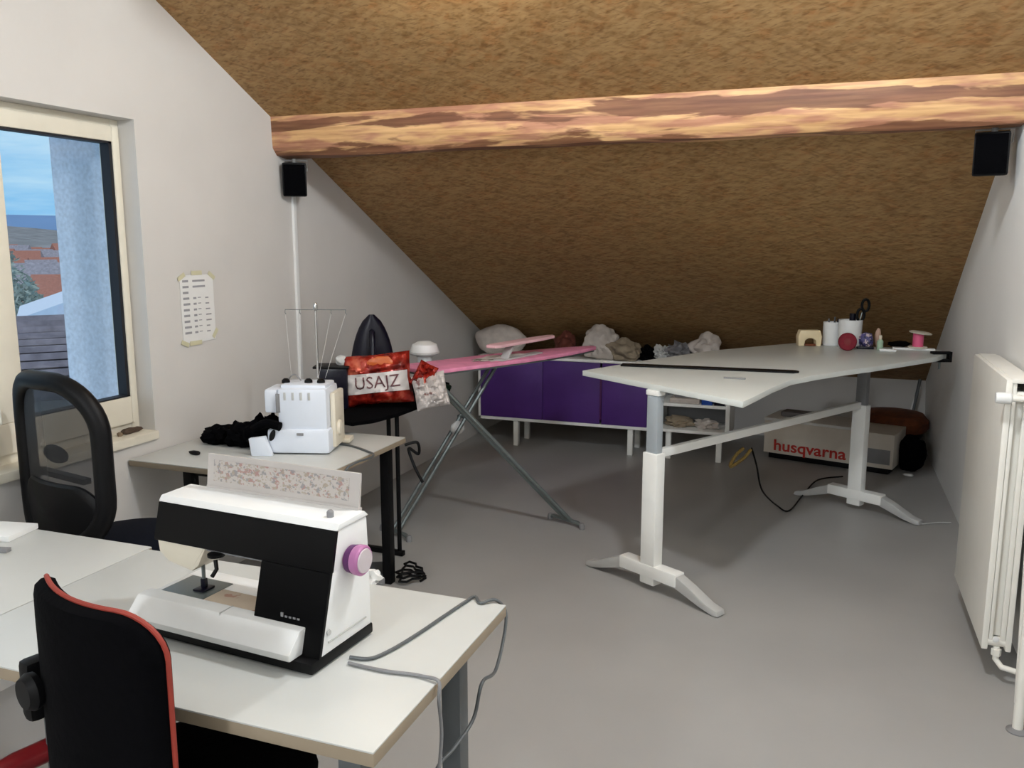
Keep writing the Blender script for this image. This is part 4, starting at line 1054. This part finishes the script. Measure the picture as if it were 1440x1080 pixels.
# handset strap and cable under the crossbar
q1, q2 = at(1056, 632, 1, 4.55), at(1027, 656, 1, 4.5)
b = MB(); b.tube(smooth_path([q1, at(1045, 645, 1, 4.52), q2, at(1035, 640, 1, 4.53), at(1046, 630, 1, 4.55)]), .009, 8)
o = center(b.build('strap', 'yel')); tag(o, 'brownish yellow strap hanging from the worktable crossbar', 'strap')
f1, f2, f3 = at(1094, 712, 2, .02), at(1110, 718, 2, .012), at(1130, 695, 2, .012)
cable('power_cord', [at(1057, 630, 1, 4.72), at(1064, 655, 1, 4.78), at(1072, 690, 1, 4.85), f1, f2, f3, at(1150, 675, 2, .014), at(1185, 670, 2, .014)], .005, 'black', 'thin black cord hanging from the worktable crossbar down to the floor')
cable('floor_cable', [at(1296, 737, 2, .006), at(1318, 735, 2, .006), at(1337, 735, 2, .006)], .004, 'lgrey', 'short pale cable on the floor between table foot and right wall')

# ------------------------------------------------------------------ under the table
c1, c2 = at(1073, 643, 2, 0), at(1254, 670, 2, 0)
ab = math.atan2((c2-c1).y, (c2-c1).x); wb = (c2-c1).length
hb = at(1073, 590, 1, c1.y).z
CB = thing('carton', 'white carton with red lettering standing under the worktable', 'box', (c1.x, c1.y, .0), ab)
b = MB(); b.box((0, 0, .045), (wb, .36, hb), .004); b.build('carton_body', 'card', CB)
b = MB(); b.box((.03, .03, 0), (wb-.03, .33, .045), .004); b.build('base_shadow', 'black', CB)  # black block standing in for the shadow beneath the carton
b = MB(); b.box((-.005, -.005, hb-.0), (wb*.72, .365, hb+.02), .004); b.build('lid', 'paper', CB)
b = MB(); b.box((wb*.80, -.002, .075), (wb-.02, .0, hb*.62), .0005); b.build('printed_panel', 'grey', CB)
text_mesh('lettering', 'husqvarna', .115, 'redink', Matrix.Translation((.335, -.002, .105)) @ Matrix.Rotation(PI/2, 4, 'X'), CB, sx=1.12)
prop('folded_fabric', 'gcloth', 'folded grey fabric on top of the white carton', 'fabric', (c1.x+.12, 6.55, hb+.021), (c1.x+.36, 6.68, hb+.06), .01, rz=ab)

p = at(1285, 668, 2, 0)
ST = thing('stool', 'low round stool with brown leather seat in the back right corner', 'stool', (.505, 6.90, 0), .2)
b = MB(); b.lathe([(.235, .21), (.25, .24), (.25, .285), (.21, .335), (.10, .355), (0, .36)], 36); b.build('seat', 'brown', ST)
b = MB(); b.lathe([(.215, .17), (.22, .21), (.0, .21)], 30); b.build('seat_ring', 'black', ST)
for k in range(4):
    a = k*PI/2+.5; b = MB(); b.tube([(.17*math.cos(a), .17*math.sin(a), .18), (.20*math.cos(a), .20*math.sin(a), .0)], .016, 10); b.build('leg', 'black', ST)
b = MB(); b.blob((.09, .10, .13), .15, 3, 4, T(.61, 6.46, .125), seed=3, flat=-.12); o = center(b.build('black_bag', 'blackf')); tag(o, 'black bag on the floor in front of the brown stool', 'bag')
p = at(1277, 666, 2, .01); b = MB(); b.blob((.035, .03, .01), .2, 3, 3, T(p.x, p.y-.04, .012)); o = center(b.build('dish', 'white')); tag(o, 'small white dish on the floor at the black bag', 'dish')
for k, (ax, ay, bx, by, mm, lab) in enumerate(((1290, 604, 1297, 545, 'white', 'white rod leaning in the back right corner'), (1300, 600, 1304, 535, 'legg', 'dark rod leaning beside the white one in the back right corner'))):
    f = Vector((.56+.05*k, 6.98, .0)); tp = at(bx, by, 1, 7.05)
    b = MB(); b.tube([f+Vector((0, .05, 0)), Vector((min(tp.x+.02, .69), 7.1, tp.z))], .012, 10); o = center(b.build('rod', mm)); tag(o, lab, 'rod')

# ------------------------------------------------------------------ radiator
RX_, RY0_, RY1_ = .600, 3.36, 4.10
zb_, zt_ = .12, 1.125
RD = thing('radiator', 'tall cream panel radiator on the right wall', 'radiator', (RX_, (RY0_+RY1_)/2, 0))
cy = (RY0_+RY1_)/2; hl = (RY1_-RY0_)/2
b = MB(); b.box((0, -hl, zb_), (.022, hl, zt_), .006); b.build('front_panel', 'rad', RD)
b = MB(); b.box((.078, -hl, zb_), (.098, hl, zt_), .006); b.build('rear_panel', 'rad', RD)
b = MB()
for k in range(14):
    yy = -hl+.03+k*(2*hl-.06)/13; b.box((.026, yy-.004, zb_+.05), (.076, yy+.004, zt_-.05))
b.build('convector_fins', 'rad', RD)
b = MB(); b.box((.018, -hl-.003, zt_-.012), (.082, hl+.003, zt_+.004), .003); b.build('top_grille', 'rad', RD)
b = MB(); b.box((.0225, -hl+.004, zb_+.03), (.036, -hl+.02, zt_-.012), .004); b.box((.060, -hl+.004, zb_+.03), (.0775, -hl+.02, zt_-.012), .004); b.build('end_channel', 'rad', RD)
b = MB()
for z in (zb_+.03, zt_-.06): b.tube([(.01, -hl+.02, z), (.09, -hl+.02, z)], .018, 14)
b.build('header_pipe', 'rad', RD)
b = MB(); b.lathe([(.018, 0), (.02, .006), (.02, .045), (.016, .05)], 20, Matrix.Translation((-.035, -hl-.035, zt_-.06)) @ Matrix.Rotation(PI/2, 4, 'Y')); vb = b.build('thermostat_head', 'white', RD)
b = MB(); b.tube([(.012, -hl-.035, zt_-.06), (.05, -hl-.035, zt_-.06)], .011, 12); b.tube([(.045, -hl-.035, zt_-.06), (.045, -hl+.02, zt_-.06)], .010, 12); b.tube([(.05, -hl-.035, zt_-.06), (.105, -hl-.12, zt_-.06)], .008, 12); b.build('valve_pipe', 'rad', RD)
b = MB(); b.tube([(.052, -hl+.01, zb_+.015), (.052, -hl+.01, zb_-.035), (.07, -hl-.01, zb_-.055), (.115, -hl-.02, zb_-.06)], .011, 12); b.lathe([(.017, 0), (.017, .025)], 6, T(.052, -hl+.01, zb_-.02)); b.build('return_pipe', 'rad', RD)
b = MB(); b.lathe([(.010, 0), (.011, .008), (0, .012)], 14, Matrix.Translation((.045, -hl+.004, zb_+.045)) @ Matrix.Rotation(PI/2, 4, 'X')); b.build('vent_plug', 'white', RD)
# riser pipe with floor rosette
px_, py_ = .668, 3.02
RP = thing('heating_pipe', 'white vertical heating pipe beside the near end of the radiator', 'pipe', (px_, py_, 0))
b = MB(); b.tube([(0, 0, .0), (-.005, 0, 1.0)], .016, 14); b.build('pipe', 'rad', RP)
b = MB(); b.tube([(.036, .2, 0), (-.030, .2, zt_+1.1)], .011, 12); b.build('pipe', 'rad', RP)
b = MB(); b.lathe([(.034, 0), (.034, .004), (.02, .012), (.018, .012)], 20); b.build('floor_rosette', 'grey', RP)
b = MB(); b.tube([(-.004, 0, .98), (.01, .0, 1.035), (.03, .08, 1.04)], .014, 12); b.build('pipe_elbow', 'rad', RP)

# ------------------------------------------------------------------ ceiling lamp of the room and added fill lamps
def ceiling_or_fill_lamp(x, y, z, power, col, label, size=.30):
    r = thing('ceiling_or_fill_lamp', label, 'lamp', (x, y, z))
    b = MB(); b.lathe([(size*.55, .03), (size*.55, .055), (0, .055)], 32); b.build('mount', 'white', r)
    b = MB(); b.lathe([(0, -.02), (size*.35, -.012), (size*.5, .01), (size*.52, .03)], 32); b.build('diffuser', 'lamp', r)
    l = D.lights.new('lamp_light', 'POINT'); l.shadow_soft_size = size*.3; l.energy = power; l.color = col
    o = D.objects.new('lamp_light', l); COL.objects.link(o); o.location = (x, y, z-.03-size*.3)
    return r
ceiling_or_fill_lamp(-1.35, 2.72, cz(2.72)-.10, 13, (1, .92, .80), 'round ceiling lamp just above the picture near the window side')
ceiling_or_fill_lamp(-.10, 2.25, cz(2.25)-.10, 98, (.89, .95, 1), 'added round fill lamp out of view on the right side of the slope')  # unseen lamp added to brighten the right wall
ceiling_or_fill_lamp(-1.5, -1.6, 2.55, 125, (.90, .955, 1), 'added round pendant fill lamp out of view behind the camera', .5)  # unseen lamp added to light radiator, table legs and right wall from the front
b = MB(); b.tube([(-1.5, -1.6, 2.60), (-1.5, -1.6, ZT)], .006, 8); o = center(b.build('fill_lamp_cord', 'black')); tag(o, 'black cord of the added pendant fill lamp behind the camera', 'cord')  # cord made up to go with the added pendant

# ------------------------------------------------------------------ sky
wd = D.worlds.new('sky'); SC.world = wd; wd.use_nodes = True; t = wd.node_tree; bg = t.nodes['Background']
tc = t.nodes.new('ShaderNodeTexCoord'); mp = t.nodes.new('ShaderNodeMapping'); mp.inputs['Scale'].default_value = (2, 2, 14)
t.links.new(tc.outputs['Generated'], mp.inputs['Vector']); n = noise_n(t, mp.outputs['Vector'], 1.6, 5, .55)
sp = t.nodes.new('ShaderNodeSeparateXYZ'); t.links.new(tc.outputs['Generated'], sp.inputs[0])
g = ramp(t, sp.outputs['Z'], [(0, (.20, .50, .82)), (.10, (.33, .60, .84)), (.45, (.95, 1.05, 1.2))]).outputs['Color']
f = ramp(t, n.outputs['Fac'], [(.42, (0, 0, 0)), (.62, (.85, .85, .85))]).outputs['Color']
c = mixc(t, f, g, (.62, .82, .92))
t.links.new(c, bg.inputs['Color']); bg.inputs['Strength'].default_value = 1.15

# ------------------------------------------------------------------ view
SC.view_settings.view_transform = 'Standard'; SC.view_settings.look = 'None'; SC.view_settings.gamma = 1
SC.view_settings.exposure = 0; SC.view_settings.use_curve_mapping = False
bpy.context.view_layer.update()
